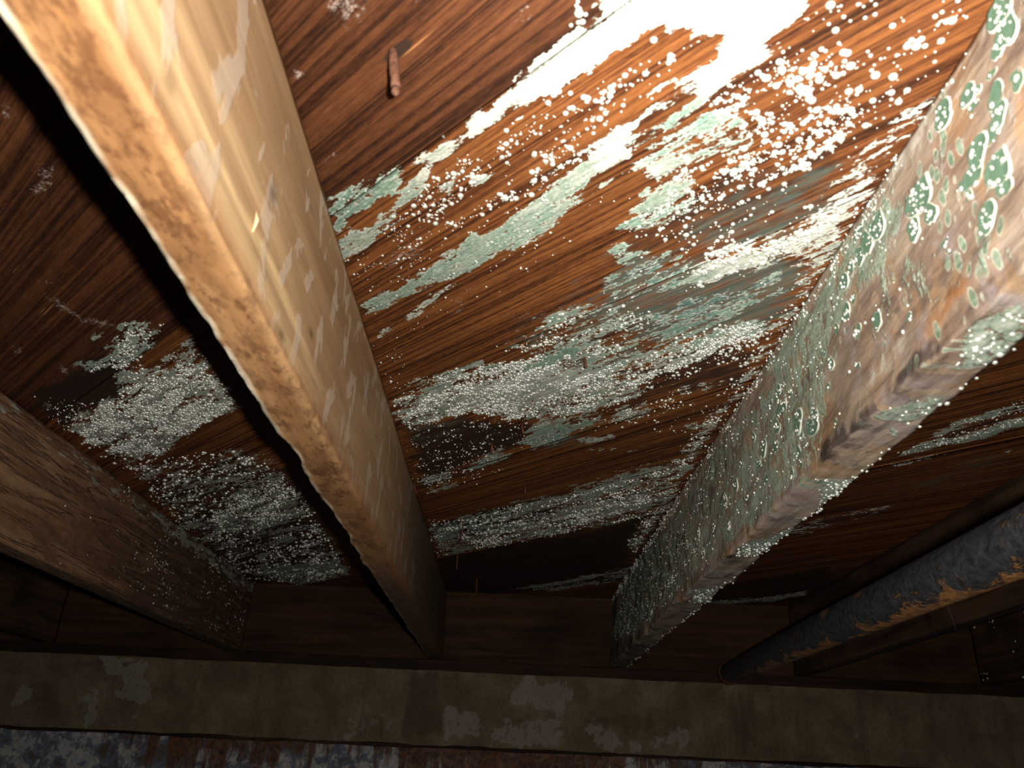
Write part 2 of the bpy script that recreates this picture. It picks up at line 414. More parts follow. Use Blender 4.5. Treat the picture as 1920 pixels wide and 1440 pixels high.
M_PLANK = plank_material(); M_MOULD = mouldy_joist_material(); M_TAN = tan_joist_material(); M_BARK = bark_material()
M_DARK = dark_wood('dark_joist_wood', (0.022, 0.011, 0.006), (0.085, 0.045, 0.024))
M_SILL = dark_wood('sill_wood', (0.012, 0.0055, 0.003), (0.034, 0.016, 0.008), 0)
M_RIM = dark_wood('rim_wood', (0.016, 0.007, 0.003), (0.060, 0.026, 0.010), 0)
M_CONC = concrete_material(); M_PAINT = paint_material(); M_PIPE = pipe_material()
M_NAIL = flat('rusty_nail_iron', (0.075, 0.029, 0.014), 0.8, (0.17, 0.076, 0.046), 260, 0.3, 0.8)
M_NAIL2 = flat('dark_nail_rust', (0.045, 0.014, 0.006), 0.8, (0.13, 0.038, 0.013), 260, 0.3, 0.8)
M_DROP = droplet_material()
M_COL = flat('green_mould', (0.085, 0.19, 0.115), 0.7, (0.22, 0.36, 0.25), 300, 0.3, 0.8)
M_RIMW = flat('white_mould_edge', (0.58, 0.62, 0.52), 0.7, (0.74, 0.75, 0.66), 300, 0.3, 0.6)
M_SPL = flat('raw_splinter', (0.62, 0.40, 0.20), 0.7, (0.78, 0.55, 0.32), 200)
M_FLOOR = flat('damp_earth', (0.035, 0.026, 0.02), 0.95, (0.08, 0.06, 0.045), 30)

# ------------------------------------------------------------------ droplets
DROPS = {}                     # owner -> list of (pos, normal, radius)
def scatter(owner, P, Nrm, dens, cell, r0, r1, seed):
    """one lot of drops over surface points P (cell = area of one point)"""
    g = np.random.default_rng(seed)
    k = g.poisson(np.clip(dens, 0, None) * cell)
    idx = np.repeat(np.arange(len(P)), k)
    if not len(idx): return
    r = r0 * (r1 / r0) ** (g.random(len(idx)) ** 1.7)
    DROPS.setdefault(owner, []).append((P[idx], np.broadcast_to(Nrm, (len(idx), 3)).copy(), r, g.random((len(idx), 2)) - 0.5))

# ------------------------------------------------------------------ ceiling: diagonal planks
TH = math.radians(45)
GU = np.array([math.cos(TH), -math.sin(TH)]); GV = np.array([math.sin(TH), math.cos(TH)])
def uv(px):
    p = on_z(px, CEIL)[:2]; return np.array([p @ GU, p @ GV])
def P2(*pts): return [uv(p) for p in pts]

# (kind, strength, softness m, jitter m, outline)
FILM = [
 # white crust along the seam, then the second wedge (upper right)
 (1.0, .004, .010, 0.05, ((1150,-30),(1050,98),(960,165),(880,232),(812,285),(770,345),(800,335),(850,292),(900,248),(960,205),(1020,172),(1090,138),(1150,105),(1200,85),(1240,62),(1340,52),(1400,40),(1530,-30))),
 (1.1, .004, .010, 0.10, ((1300,-20),(1325,60),(1328,110),(1262,152),(1205,205),(1170,238),(1130,268),(1090,300),(1050,335),(1000,372),(985,400),(1040,385),(1100,340),(1130,312),(1180,285),(1200,225),(1260,180),(1330,190),(1380,140),(1430,110),(1480,60),(1530,-20))),
 (0.62, .006, .014, 0.55, ((1180,300),(1195,240),(1250,215),(1310,190),(1390,235),(1410,270),(1380,305),(1290,300),(1235,325))),
 (1.0, .004, .006, 0.02, ((1160,285),(1180,312),(1235,330),(1300,302),(1290,288),(1230,300))),
 (0.85, .004, .006, 0.42, ((1100,298),(1050,330),(960,402),(890,440),(860,470),(830,488),(760,528),(690,568),(682,590),(720,577),(790,542),(860,518),(930,482),(1000,442),(1060,392),(1120,340))),
 (0.75, .003, .006, 0.18, ((700,634),(720,612),(770,585),(800,560),(845,527),(862,535),(800,582),(750,612),(715,636))),
 (0.70, .004, .010, 0.60, ((612,375),(640,352),(690,340),(760,322),(752,340),(700,385),(672,408),(640,425),(620,420))),
 (0.85, .004, .006, 0.30, ((640,440),(690,418),(730,385),(770,352),(805,338),(800,355),(745,402),(700,445),(655,475),(640,478))),
 (0.60, .004, .008, 0.25, ((805,345),(850,330),(862,345),(830,360))), (0.55, .004, .008, 0.25, ((885,330),(910,325),(925,350),(895,355))),
 (0.75, .003, .006, 0.35, ((1180,398),(1225,358),(1290,332),(1302,345),(1255,378),(1200,410))),
 (0.72, .003, .006, 0.50, ((1160,425),(1190,404),(1230,398),(1270,383),(1302,378),(1292,400),(1240,426),(1220,432),(1190,430))),
 (0.72, .003, .006, 0.50, ((1150,455),(1180,448),(1182,488),(1155,490))),
 (0.60, .004, .008, 0.40, ((1195,470),(1245,472),(1290,478),(1280,490),(1240,486),(1190,482))),
 (0.95, .004, .008, 0.05, ((1288,520),(1300,500),(1340,482),(1370,466),(1400,458),(1440,470),(1450,492),(1400,508),(1365,520),(1340,534),(1300,532))),
 (0.66, .010, .014, 0.00, ((1400,470),(1470,440),(1520,400),(1560,345),(1620,290),(1690,215),(1748,180),(1705,250),(1655,320),(1615,390),(1580,440),(1545,485),(1500,495),(1440,495))),
 (0.55, .010, .016, 0.85, ((1125,548),(1150,520),(1205,480),(1290,470),(1300,520),(1275,545),(1200,560),(1150,575))),
 (0.62, .010, .016, 1.05, ((1225,625),(1275,565),(1350,535),(1440,520),(1440,560),(1370,600),(1300,628),(1240,640))),
 (0.46, .008, .014, 0.45, ((930,648),(1000,605),(1060,565),(1130,560),(1180,572),(1240,590),(1310,600),(1390,585),(1430,600),(1440,620),(1380,640),(1300,655),(1230,662),(1150,690),(1060,690),(980,680))),
 (0.55, .006, .012, 0.20, ((1330,590),(1400,560),(1420,570),(1350,610))),
 # long middle patch
 (0.60, .007, .012, 0.30, ((740,752),(790,715),(850,692),(900,682),(960,674),(1020,655),(1100,638),(1180,650),(1230,655),(1290,632),(1340,612),(1395,600),(1425,610),(1390,640),(1340,664),(1290,682),(1245,692),(1200,720),(1180,748),(1130,772),(1110,790),(1060,812),(1000,842),(975,846),(1005,800),(1010,778),(960,790),(900,770),(860,785),(800,792),(765,804),(745,785))),
 (0.80, .003, .004, 0.85, ((915,688),(960,690),(1000,678),(1060,650),(1090,640),(1075,665),(1020,690),(960,700))),
 (0.90, .004, .006, 0.10, ((860,735),(920,712),(1000,690),(1080,690),(1100,730),(1020,760),(930,765),(880,760))),
 (0.65, .004, .008, 0.40, ((905,855),(930,845),(965,848),(960,860),(930,870),(900,880),(880,882))),
 (0.75, .004, .008, 0.60, ((970,832),(1010,802),(1080,790),(1130,778),(1110,802),(1060,826),(1000,846))),
 (0.70, .004, .006, 0.25, ((1138,792),(1160,770),(1210,755),(1218,775),(1180,788))), (0.55, .004, .006, 0.20, ((1095,800),(1140,790),(1130,800),(1100,806))),
 (0.62, .004, .008, 0.20, ((782,906),(810,890),(855,880),(848,895),(812,908))), (0.48, .004, .008, 0.20, ((798,922),(860,900),(872,906),(820,924))),
 (0.50, .004, .008, 0.25, ((1085,825),(1140,812),(1160,820),(1120,834))), (0.45, .004, .008, 0.2, ((1100,842),(1170,838),(1200,846),(1140,850))), (0.6, .003, .006, 0.3, ((1280,796),(1310,790),(1312,800),(1285,804))),
 (0.45, .004, .008, 0.1, ((1260,725),(1350,712),(1370,708),(1330,735),(1270,745))),
 # lower band
 (0.52, .008, .014, 0.35, ((805,990),(880,965),(960,945),(1040,928),(1100,905),(1160,882),(1230,868),(1285,855),(1300,870),(1270,890),(1250,930),(1225,962),(1195,972),(1130,986),(1060,1000),(1000,1012),(940,1022),(880,1036),(825,1042),(812,1015))),
 (0.66, .008, .012, 0.15, ((960,985),(1060,955),(1150,930),(1240,920),(1210,960),(1120,980),(1020,1000),(960,1005))),
 (0.52, .006, .012, 0.25, ((960,1104),(1060,1086),(1120,1076),(1185,1062),(1170,1088),(1120,1098),(1040,1108))),
 # fringe where the planks meet the mouldy joist
 (0.50, .006, .010, 0.25, ((1600,405),(1560,470),(1500,590),(1450,650),(1420,700),(1390,735),(1345,795),(1320,840),(1290,880),(1245,968),(1190,1035),(1175,1030),(1225,950),(1270,870),(1300,820),(1350,760),(1390,705),(1430,640),(1470,580),(1530,470))),
 # left bay
 (0.64, .006, .012, 0.22, ((250,688),(300,680),(370,690),(400,690),(425,730),(447,760),(400,786),(360,806),(330,832),(300,852),(260,862),(210,852),(170,832),(140,815),(125,800),(160,772),(190,755),(230,738),(226,712),(238,692))),
 (0.60, .003, .004, 0.25, ((303,668),(360,629),(375,655),(395,690),(330,690),(300,682))),
 (0.62, .004, .008, 0.40, ((228,612),(262,602),(295,605),(300,622),(285,640),(280,655),(250,668),(235,685),(170,702),(138,694),(150,682),(190,672),(200,655),(220,635))),
 (0.65, .003, .006, 0.40, ((268,584),(292,586),(296,594),(275,594))),
 (0.62, .003, .006, 0.15, ((172,624),(184,624),(186,632),(174,634))),
 (0.36, .010, .014, 0.25, ((150,830),(260,868),(330,866),(420,842),(500,845),(535,880),(565,915),(605,990),(645,1045),(655,1070),(560,1097),(480,1088),(430,1065),(340,985),(300,930),(250,890))),
 (0.58, .008, .012, 0.30, ((440,906),(500,895),(532,893),(560,935),(582,968),(500,992),(420,1002),(370,992),(388,968),(440,950))),
 (0.68, .005, .010, 0.35, ((478,1078),(520,1060),(640,1048),(658,1078),(560,1098))),
 # right bay
 (0.85, .003, .005, 0.35, ((1690,848),(1740,828),(1840,808),(1930,776),(1930,796),(1840,822),(1760,838),(1700,856))),
 (0.60, .003, .005, 0.30, ((1745,815),(1800,788),(1860,768),(1930,748),(1930,766),(1850,788),(1800,805),(1750,826))),
 (0.55, .003, .005, 0.25, ((1868,852),(1885,843),(1905,842),(1898,850))), (0.45, .004, .006, 0.1, ((1650,880),(1720,855),(1790,850),(1700,872))),
 (0.60, .004, .006, 0.2, ((1330,1128),(1400,1122),(1450,1118),(1515,1106),(1510,1116),(1450,1128),(1330,1136))),
 (0.42, .004, .010, 0.0, ((1440,1000),(1560,965),(1680,945),(1640,965),(1520,1000))),
]
BLACK = [
 (0.5, .006, .01, ((1090,706),(1180,690),(1270,652),(1290,655),(1200,705),(1110,722))),
 (1.0, .003, .003, ((728,120),(722,108),(742,88),(772,72),(778,84),(752,108),(745,118))),
 (0.80, .025, .02, ((760,802),(870,782),(960,790),(1010,795),(990,840),(940,845),(905,860),(860,885),(790,905),(770,860))),
 (0.6, .015, .012, ((1180,692),(1270,655),(1400,640),(1430,660),(1400,730),(1330,740),(1230,740),(1200,770),(1130,790),(1190,730))),
 (0.55, .012, .012, ((1330,330),(1480,300),(1600,260),(1560,330),(1500,390),(1390,440),(1250,470),(1120,520),(1180,430),(1290,380))),
 (0.35, .010, .010, ((930,620),(1050,560),(1120,480),(1180,440),(1150,520),(1080,590),(1000,620))),
 (0.95, .018, .015, ((60,735),(130,705),(190,650),(225,690),(245,690),(230,738),(185,756),(120,802))),
 (0.88, .030, .02, ((820,1045),(960,1020),(1100,1000),(1210,965),(1170,1090),(1000,1110),(830,1118))),
 (0.7, .012, .012, ((805,985),(880,962),(960,945),(1060,960),(960,1000),(880,1010),(815,1015))),
 (0.6, .02, .012, ((290,930),(400,860),(520,870),(600,960),(660,1070),(480,1095),(400,1040))),
 (0.6, .02, .012, ((1330,1100),(1560,1060),(1580,1090),(1500,1130),(1330,1140))),
 (0.55, .006, .006, ((1690,856),(1780,812),(1930,766),(1930,776),(1800,818))),
 (0.5, .02, .01, ((1240,960),(1330,1000),(1300,1120),(1160,1090))),
]
DUST_GLINT = [
 (0.75, .012, .006, ((600,-10),(690,-10),(680,30),(655,50),(630,35))), (0.8, .006, .004, ((780,-5),(800,-5),(796,12),(786,14))),
 (0.95, .005, .004, ((548,133),(562,132),(566,146),(552,150))), (0.6, .012, .006, ((955,15),(995,5),(1000,35),(965,45))),
 (0.9, .004, .004, ((600,300),(632,285),(634,293),(606,306))),  # a glint next to the tan joist, painted as a pale patch
 (0.7, .010, .006, ((78,552),(112,560),(155,592),(210,605),(232,618),(200,618),(150,605),(108,578))),
 (0.65, .008, .006, ((50,350),(95,298),(112,330),(100,355),(60,368))), (0.6, .006, .005, ((25,440),(45,425),(45,452),(30,460))),
 (0.55, .008, .006, ((18,645),(45,652),(50,668),(20,662))), (0.5, .006, .005, ((66,630),(90,632),(84,642),(66,638))),
 (0.8, .006, .004, ((0,190),(25,205),(18,235),(0,215))), (0.6, .006, .005, ((70,525),(110,528),(105,538),(72,533))),
 (0.75, .004, .004, ((110,684),(128,692),(126,704),(112,700))), (0.6, .004, .004, ((78,752),(100,760),(95,770),(80,764))),
 (0.6, .012, .01, ((700,490),(780,455),(800,470),(720,510))), (0.5, .012, .01, ((840,560),(880,545),(880,590),(850,595))),
 (0.45, .02, .01, ((940,590),(1040,560),(1060,585),(980,620))),
 (0.5, .03, .01, ((1500,400),(1640,270),(1740,190),(1700,260),(1600,400),(1500,500))),
 (0.4, .02, .01, ((1330,345),(1420,310),(1470,330),(1380,370))),
]
# drops: (per m2, r0 mm, r1 mm, outline)
TEAL = [
 (.75, .02, .02, ((1130,600),(1120,540),(1190,470),(1300,480),(1440,470),(1520,500),(1480,590),(1420,620),(1300,640),(1200,640))),
 (.55, .03, .02, ((1200,470),(1330,390),(1480,330),(1580,300),(1560,400),(1500,470),(1380,480),(1290,500))),
 (.45, .02, .02, ((960,640),(1040,570),(1130,500),(1160,560),(1120,640),(1000,670))),
 (.60, .02, .02, ((900,690),(1010,660),(1180,640),(1230,650),(1180,700),(1050,700),(940,700))),
 (.45, .02, .02, ((1010,830),(1100,790),(1150,780),(1100,830),(1020,850))),
 (.40, .02, .02, ((740,790),(840,770),(900,790),(820,830),(765,835))),
 (.5, .02, .02, ((160,810),(200,760),(240,740),(230,790),(180,830))), (.4, .03, .02, ((400,1000),(500,940),(560,960),(480,1020))),
 (.35, .03, .02, ((1640,930),(1800,860),(1930,830),(1930,880),(1760,930))),
]
DROPS_C = [
 (30000, .6, 2.0, ((790,340),(860,292),(960,210),(1100,140),(1230,85),(1330,70),(1262,160),(1165,245),(1050,335),(900,430),(780,500),(740,470),(760,400))),
 (15000, .45, 1.0, ((640,480),(700,400),(790,345),(900,300),(1000,370),(880,445),(760,530),(690,585))),
 (52000, .7, 2.3, ((1330,195),(1390,130),(1450,95),(1560,110),(1600,190),(1560,300),(1480,330),(1290,340),(1240,330),(1300,300),(1400,270))),
 (20000, .7, 2.4, ((1450,95),(1530,-10),(1700,-10),(1840,10),(1760,120),(1640,240),(1540,330),(1560,200))),
 (36000, .6, 2.0, ((1290,345),(1480,330),(1560,320),(1600,400),(1480,480),(1400,460),(1290,470),(1180,440),(1230,380))),
 (70000, .9, 2.4, ((1288,525),(1300,500),(1340,482),(1380,460),(1440,440),(1520,400),(1540,430),(1460,490),(1400,510),(1340,536),(1300,534))),
 (30000, .8, 1.9, ((930,655),(1010,610),(1070,575),(1130,580),(1180,580),(1240,600),(1180,630),(1090,640),(1000,660))),
 (46000, .8, 1.9, ((1100,650),(1230,650),(1300,620),(1420,600),(1450,620),(1400,660),(1330,690),(1240,720),(1150,760),(1060,790),(1010,760),(1060,700))),
 (90000, .9, 2.0, ((745,752),(860,695),(960,680),(1060,660),(1110,690),(1100,750),(1010,775),(960,788),(880,775),(765,800))),
 (70000, .8, 1.8, ((1130,730),(1240,690),(1390,610),(1425,612),(1390,642),(1290,684),(1200,722),(1130,770))),
 (16000, .5, 1.4, ((765,805),(870,785),(1010,780),(1000,840),(930,850),(880,880),(780,905))),
 (26000, .6, 1.6, ((1085,815),(1140,772),(1225,755),(1270,735),(1290,760),(1215,785),(1130,806))),
 (4000, .6, 1.4, ((1200,800),(1320,745),(1420,690),(1430,700),(1340,800),(1250,820))),
 (26000, 1.0, 2.2, ((830,990),(960,950),(1080,930),(1240,880),(1240,930),(1200,970),(1060,1000),(900,1030))),
 (16000, .8, 1.6, ((805,975),(850,975),(840,1040),(815,1045))),
 (10000, .8, 1.6, ((790,905),(870,880),(940,880),(870,915),(800,925))),
 (24000, .8, 1.8, ((1600,405),(1540,480),(1490,580),(1440,650),(1400,720),(1345,795),(1290,880),(1190,1035),(1180,1020),(1280,850),(1400,680),(1450,590),(1530,440))),
 (88000, 1.0, 2.2, ((250,690),(370,680),(425,730),(440,758),(360,806),(300,850),(200,845),(130,805),(190,755),(235,735))),
 (40000, .8, 1.7, ((240,610),(298,610),(285,650),(240,685),(150,700),(195,672))),
 (14000, .6, 1.2, ((300,665),(390,655),(400,690),(300,685))),
 (15000, .7, 1.6, ((70,745),(180,755),(130,810),(95,790))),
 (9500, 1.2, 2.7, ((150,830),(300,860),(440,845),(540,890),(610,1000),(655,1075),(560,1095),(470,1085),(330,980),(250,890))),
 (25000, .9, 1.9, ((430,905),(530,895),(575,960),(480,990),(390,985))),
 (50000, .7, 1.5, ((1690,850),(1800,814),(1930,776),(1930,794),(1820,824),(1720,848))),
 (32000, .6, 1.3, ((1745,818),(1800,788),(1930,752),(1930,775),(1800,812))),
 (30000, 1.5, 2.6, ((1080,-15),(1165,-15),(1130,30),(1090,45))),
 (4000, .5, 1.1, ((1080,360),(1200,300),(1180,400),(960,540),(760,640),(720,700),(700,650),(900,500))),
 (12000, .7, 1.6, ((740,640),(720,700),(745,770),(765,800),(800,790),(760,720))),
]

ceiling = empty('ceiling', (0, 0, CEIL)); tag(ceiling, 'mould and droplet covered subfloor of diagonal brown planks', None, None, 'structure')
seams = [-.42, -.20, .02, .236, .463, .668, .828, .985, 1.19, 1.40, 1.61, 1.82, 2.03]
tones = [.3, .3, .0, .55, .72, .50, .62, .40, .55, .5, .5, .5]
YF = 5.097 * S                  # rim joist face
def umin_max(v0, v1):
    # the plank between y = -0.1.. and the rim, x between the outermost joists
    us = []
    vm = (v0 + v1) / 2
    # p = u GU + v GV ; y = -u s + v c ; x = u c + v s
    s_, c_ = math.sin(TH), math.cos(TH)
    lo = max((vm * c_ - (YF + .12)) / s_, (-1.35 - vm * s_) / c_)
    hi = min((vm * c_ + .12) / s_, (1.35 - vm * s_) / c_)
    return lo, hi
film_uv = [(s, so, j, g, P2(*pl)) for s, so, j, g, pl in FILM]
black_uv = [(s, so, j, P2(*pl)) for s, so, j, pl in BLACK]
teal_uv = [(s, so, j, P2(*pl)) for s, so, j, pl in TEAL]
dust_glint_uv = [(s, so, j, P2(*pl)) for s, so, j, pl in DUST_GLINT]
drop_uv = [(d, a, b, P2(*pl)) for d, a, b, pl in DROPS_C]
THK = .019
for i in range(len(seams) - 1):
    v0, v1 = seams[i] + .00015, seams[i + 1] - .00015
    u0, u1 = umin_max(v0, v1)
    if u1 - u0 < .05: continue
    near = v1 < .95
    du = .0042 if near else .0065; dv = .0030 if near else .0045
    nu = max(2, int((u1 - u0) / du)); nv = max(4, int((v1 - v0) / dv))
    U, Vv = np.meshgrid(np.linspace(u0, u1, nu), np.linspace(v0, v1, nv), indexing='ij')
    P = np.stack([U.ravel(), Vv.ravel()], 1)
    jn = fbm(P[:, 0] * 42 + 300, P[:, 1] * 150 + 300, 5) - .5      # ragged edges, longer along the grain
    film = np.zeros(len(P)); green = np.full(len(P), .25); black = np.zeros(len(P)); dust_glint = np.zeros(len(P)); gw = np.full(len(P), .02)
    for s, so, j, g, pl in film_uv:
        m = poly_mask(P, pl, so * 1.6, jn * j * 3.4) * s
        film = np.maximum(film, m)
        green = (green * gw + g * m) / (gw + m); gw = gw + m
    for s, so, j, pl in black_uv: black = np.maximum(black, poly_mask(P, pl, so, jn * j * 2) * s)
    for s, so, j, pl in dust_glint_uv: dust_glint = np.maximum(dust_glint, poly_mask(P, pl, so, jn * j * 2) * s)
    teal = np.zeros(len(P))
    for s, so, j, pl in teal_uv: teal = np.maximum(teal, poly_mask(P, pl, so, jn * j * 2) * s)
    edge = np.minimum(P[:, 1] - v0, v1 - P[:, 1])
    cup = ((P[:, 1] - (v0 + v1) / 2) / (v1 - v0)) ** 2 * .0012 * (1 if i % 2 else -1)
    lump = (fbm(P[:, 0] * 9 + i * 7, P[:, 1] * 40, 3) - .5) * .0008
    crust = sstep(.3, .8, film) * (fbm(P[:, 0] * 160, P[:, 1] * 220, 3)) * .0012
    z = -(crust + lump + cup) + np.where(edge < .0012, .0003, 0.0) + .0004
    loc = np.stack([P[:, 0] - u0, P[:, 1] - v0, z], 1)
    F = grid_faces(nu, nv, flip=True)
    # box behind the visible face
    nb = len(loc)
    ring = np.concatenate([np.arange(nv), np.arange(1, nu) * nv + nv - 1, (nu - 1) * nv + np.arange(nv - 2, -1, -1), np.arange(nu - 2, 0, -1) * nv])
    top = loc[ring].copy(); top[:, 2] = THK
    nr = len(ring); k = np.arange(nr); k2 = (k + 1) % nr
    SF = np.stack([ring[k], nb + k, nb + k2, ring[k2]], 1)
    loc = np.vstack([loc, top])
    pad = lambda a, v=0: np.concatenate([a, np.full(nr, v)])
    o = new_mesh('plank', loc, np.vstack([F, SF[:, ::-1]]), M_PLANK, ceiling,
                 dict(film=pad(film), green=pad(green, .3), black=pad(black), dust_glint=pad(dust_glint), teal=pad(teal), tone=np.full(len(loc), tones[i])))
    base = GU * u0 + GV * v0
    o.matrix_parent_inverse = Matrix.Identity(4)
    o.location = (base[0], base[1], 0); o.rotation_euler = (0, 0, -TH)
    # drops hanging on this plank
    W = np.stack([U.ravel() * GU[0] + Vv.ravel() * GV[0], U.ravel() * GU[1] + Vv.ravel() * GV[1], CEIL + z], 1)
    cell = (u1 - u0) / nu * (v1 - v0) / nv
    clump = np.clip((fbm(P[:, 0] * 55 + 90, P[:, 1] * 150, 3) - .28) * 3.2, 0.05, 2.0) * np.clip((fbm(P[:, 0] * 15 + 40, P[:, 1] * 75 + 11, 3) - .33) * 5.5, 0.12, 1.5)
    for q, (d, a, b, pl) in enumerate(drop_uv):
        m = poly_mask(P, pl, .008, jn * .016)
        scatter('ceiling', W, np.array([0, 0, -1.0]), m * d * 1.8 * clump, cell, a * .00066, b * .00112, 100 * i + q)
    scatter('ceiling', W, np.array([0, 0, -1.0]), np.clip(film - .35, 0, 1) * 26000 * clump, cell, .0005, .0012, 100 * i + 77)

# ------------------------------------------------------------------ joists
ZB = CEIL - .4141 * S
def joist(name, xl_t, xr_t, xl_b, xr_b, y0, y1, mat, ny=2, nx=6, nz=14, attr_fn=None, disp=None, parent=None, zb=ZB):
    """profile runs left side top -> left bottom -> right bottom -> right side top"""
    prof = []
    for t in np.linspace(0, 1, nz): prof.append((xl_t + (xl_b - xl_t) * t, CEIL - .0025 + (zb - CEIL + .0025) * t, 0, t))
    for t in np.linspace(0, 1, nx)[1:]: prof.append((xl_b + (xr_b - xl_b) * t, zb, 1, t))
    for t in np.linspace(0, 1, nz)[1:]: prof.append((xr_b + (xr_t - xr_b) * t, zb + (CEIL - .0025 - zb) * t, 2, t))
    prof = np.array(prof); m = len(prof)
    # soften both lower arrises
    Y = np.linspace(y0, y1, ny)
    X = np.repeat(prof[None, :, 0], ny, 0); Z = np.repeat(prof[None, :, 1], ny, 0); YY = np.repeat(Y[:, None], m, 1)
    side = np.repeat(prof[None, :, 2], ny, 0).ravel(); t = np.repeat(prof[None, :, 3], ny, 0).ravel()
    V = np.stack([X.ravel(), YY.ravel(), Z.ravel()], 1)
    at = attr_fn(V, side, t) if attr_fn else {}
    if disp: V = disp(V.copy(), side, t, at)
    F = grid_faces(ny, m, flip=False)
    caps = [list(range(m)), list(range((ny - 1) * m, ny * m))[::-1]]
    topf = np.stack([np.arange(ny - 1) * m, np.arange(ny - 1) * m + m - 1, np.arange(1, ny) * m + m - 1, np.arange(1, ny) * m], 1)
    F = np.vstack([F, topf])
    o = new_mesh(name, V, F.tolist() + caps, mat, parent, at)
    return o, V, side, t, m, ny

YE = YF - .0005
# --- the pale tan joist, left of centre
x2 = dict(t_r=-.3937 * S, b_r=-.3838 * S, b_l=-.474 * S, t_l=-.478 * S)
def at2(V, side, t):
    y = V[:, 1]; n = len(V); zt = (V[:, 2] - ZB) / (CEIL - ZB)
    under = np.where(side == 1, 1.0, 0.0)
    under = np.where((side == 2) & (t < .12), 1 - t / .12, under)
    st = np.zeros(n)
    r = side == 2
    for zc, wd, a, b, s in ((.20, .03, .0, .52, .9), (.33, .035, .1, .40, .5), (.10, .05, .05, .50, .5), (.45, .02, .0, .3, .35)):
        wob = (fbm(y * 9 + zc * 50, y * 0 + zc, 2) - .5) * .12
        st = np.maximum(st, np.where(r, s * np.exp(-((zt - zc - wob) / wd) ** 2) * sstep(a - .05, a + .05, y) * (1 - sstep(b - .12, b + .05, y)), 0))
    edge = np.where((side == 1) & (t > .8), (t - .8) / .2, 0) * sstep(.9, .2, y) * .22  # highlight on the right arris, painted as a pale streak
    st = np.maximum(st, edge * (.4 + fbm(y * 25, y * 0, 3)))
    fray_highlight = np.where((side == 1) & (t < .11), 1 - t / .11, np.where((side == 0) & (t > .97), 1.0, 0)) * (.25 + .75 * sstep(1.1, .45, y)) * np.clip(.45 + 2.6 * (fbm(y * 70, y * 0 + 3, 4) - .42), 0, 1)  # pale frayed fibres, with the edge's highlight painted in
    kn = np.zeros(n)
    for px, rz, ry in (((322, 152), .003, .006), ((517, 365), .006, .006), ((528, 628), .004, .008), ((587, 625), .003, .006)):
        c = on_x(px, x2['b_r']); kn = np.maximum(kn, np.where(r, np.exp(-((V[:, 1] - c[1]) / ry) ** 2 - ((V[:, 2] - c[2]) / rz) ** 2), 0))
    black = sstep(.55, 1.55, y) * .95 + np.where(side == 1, sstep(.4, 1.0, y) * .18, 0)  # light falloff towards the far end, painted into the wood colour
    return dict(under=under, streak=np.clip(st, 0, 1), fray_highlight=fray_highlight, knot=kn, black=black)
def d2(V, side, t, at):
    y = V[:, 1]
    rag = (fbm(y * 26, y * 0 + 9, 4) - .5) * .0085 + (fbm(y * 5, y * 0 + 2, 2) - .5) * .006
    k = np.where(side == 1, np.clip(1 - t * 3, 0, 1), np.where(side == 0, np.clip(t * 6 - 5, 0, 1), 0))
    V[:, 0] += k * rag
    V[:, 2] += np.where(side == 1, np.clip(1 - t * 3, 0, 1) * (fbm(y * 40, y * 0 + 5, 3) - .3) * .003, 0)
    V[:, 2] += np.where(side == 1, (fbm(y * 14, V[:, 0] * 120, 3) - .5) * .0014, 0)
    # a worn, rounded arris
    V[:, 2] += np.where((side == 1) & (t > .9), (t - .9) * .018, np.where((side == 2) & (t < .01), .0018, 0))
    V[:, 0] -= np.where((side == 2) & (t < .01), .0006, 0)
    V[:, 0] += np.where(side == 2, (fbm(y * 10, V[:, 2] * 90, 3) - .5) * .0016, 0)
    return V
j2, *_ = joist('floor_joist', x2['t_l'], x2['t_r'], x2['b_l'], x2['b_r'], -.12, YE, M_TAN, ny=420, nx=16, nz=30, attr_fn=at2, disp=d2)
tag(j2, 'pale tan wooden joist with ragged left lower edge, left of centre', 'joist', 'floor joists under the subfloor')
c = on_x((474, 412), -.3875 * S)
tube('splinter', [c + (0.0006, 0, .006), c + (.002, .0005, 0), c + (.0008, .001, -.007)], [.0003, .0012, .0003], 6, M_SPL, j2)

# --- the mouldy joist, right of centre
x3 = dict(t_l=.6428 * S, b_l=.6242 * S, b_r=.7225 * S, t_r=.732 * S)
X3 = .633 * S
def yz(px, x=X3):
    p = on_x(px, x); return np.array([p[1], p[2]])
FILM3 = [(.62, ((1600,400),(1660,330),(1700,420),(1650,520),(1600,560),(1560,640),(1520,700),(1440,820),(1420,760),(1470,650),(1540,520))),
 (.55, ((1440,720),(1500,640),(1560,640),(1560,760),(1540,860),(1480,940),(1400,1000),(1310,1080),(1190,1200),(1150,1200),(1160,1090),(1260,960),(1330,840))),
 (.45, ((1640,520),(1760,470),(1740,560),(1650,640))), (.5, ((1860,0),(1930,-20),(1930,80),(1850,90))), (.35, ((1760,480),(1900,420),(1900,520),(1800,560))),
 (.75, ((1420,690),(1480,610),(1540,520),(1560,470),(1560,560),(1500,660),(1450,720)))]
WHITE3 = [(.75, ((1840,20),(1800,110),(1745,190),(1700,255),(1650,330),(1612,400),(1625,400),(1680,320),(1740,250),(1790,180),(1850,60))),
 (.65, ((1660,650),(1720,600),(1760,580),(1700,680),(1640,740),(1610,740))), (.55, ((1590,760),(1620,790),(1590,830),(1570,820))),
 (.5, ((1840,220),(1900,180),(1910,260),(1860,300))), (.45, ((1480,860),(1560,830),(1540,900),(1480,920)))]
RUST3 = [(.9, ((1770,560),(1800,500),(1840,540),(1820,600),(1760,640),(1730,640))), (.8, ((1535,770),(1560,770),(1560,880),(1530,880))), (.5, ((1680,560),(1720,500),(1740,560),(1680,650))), (.6, ((1780,230),(1800,215),(1810,300),(1770,330)))]
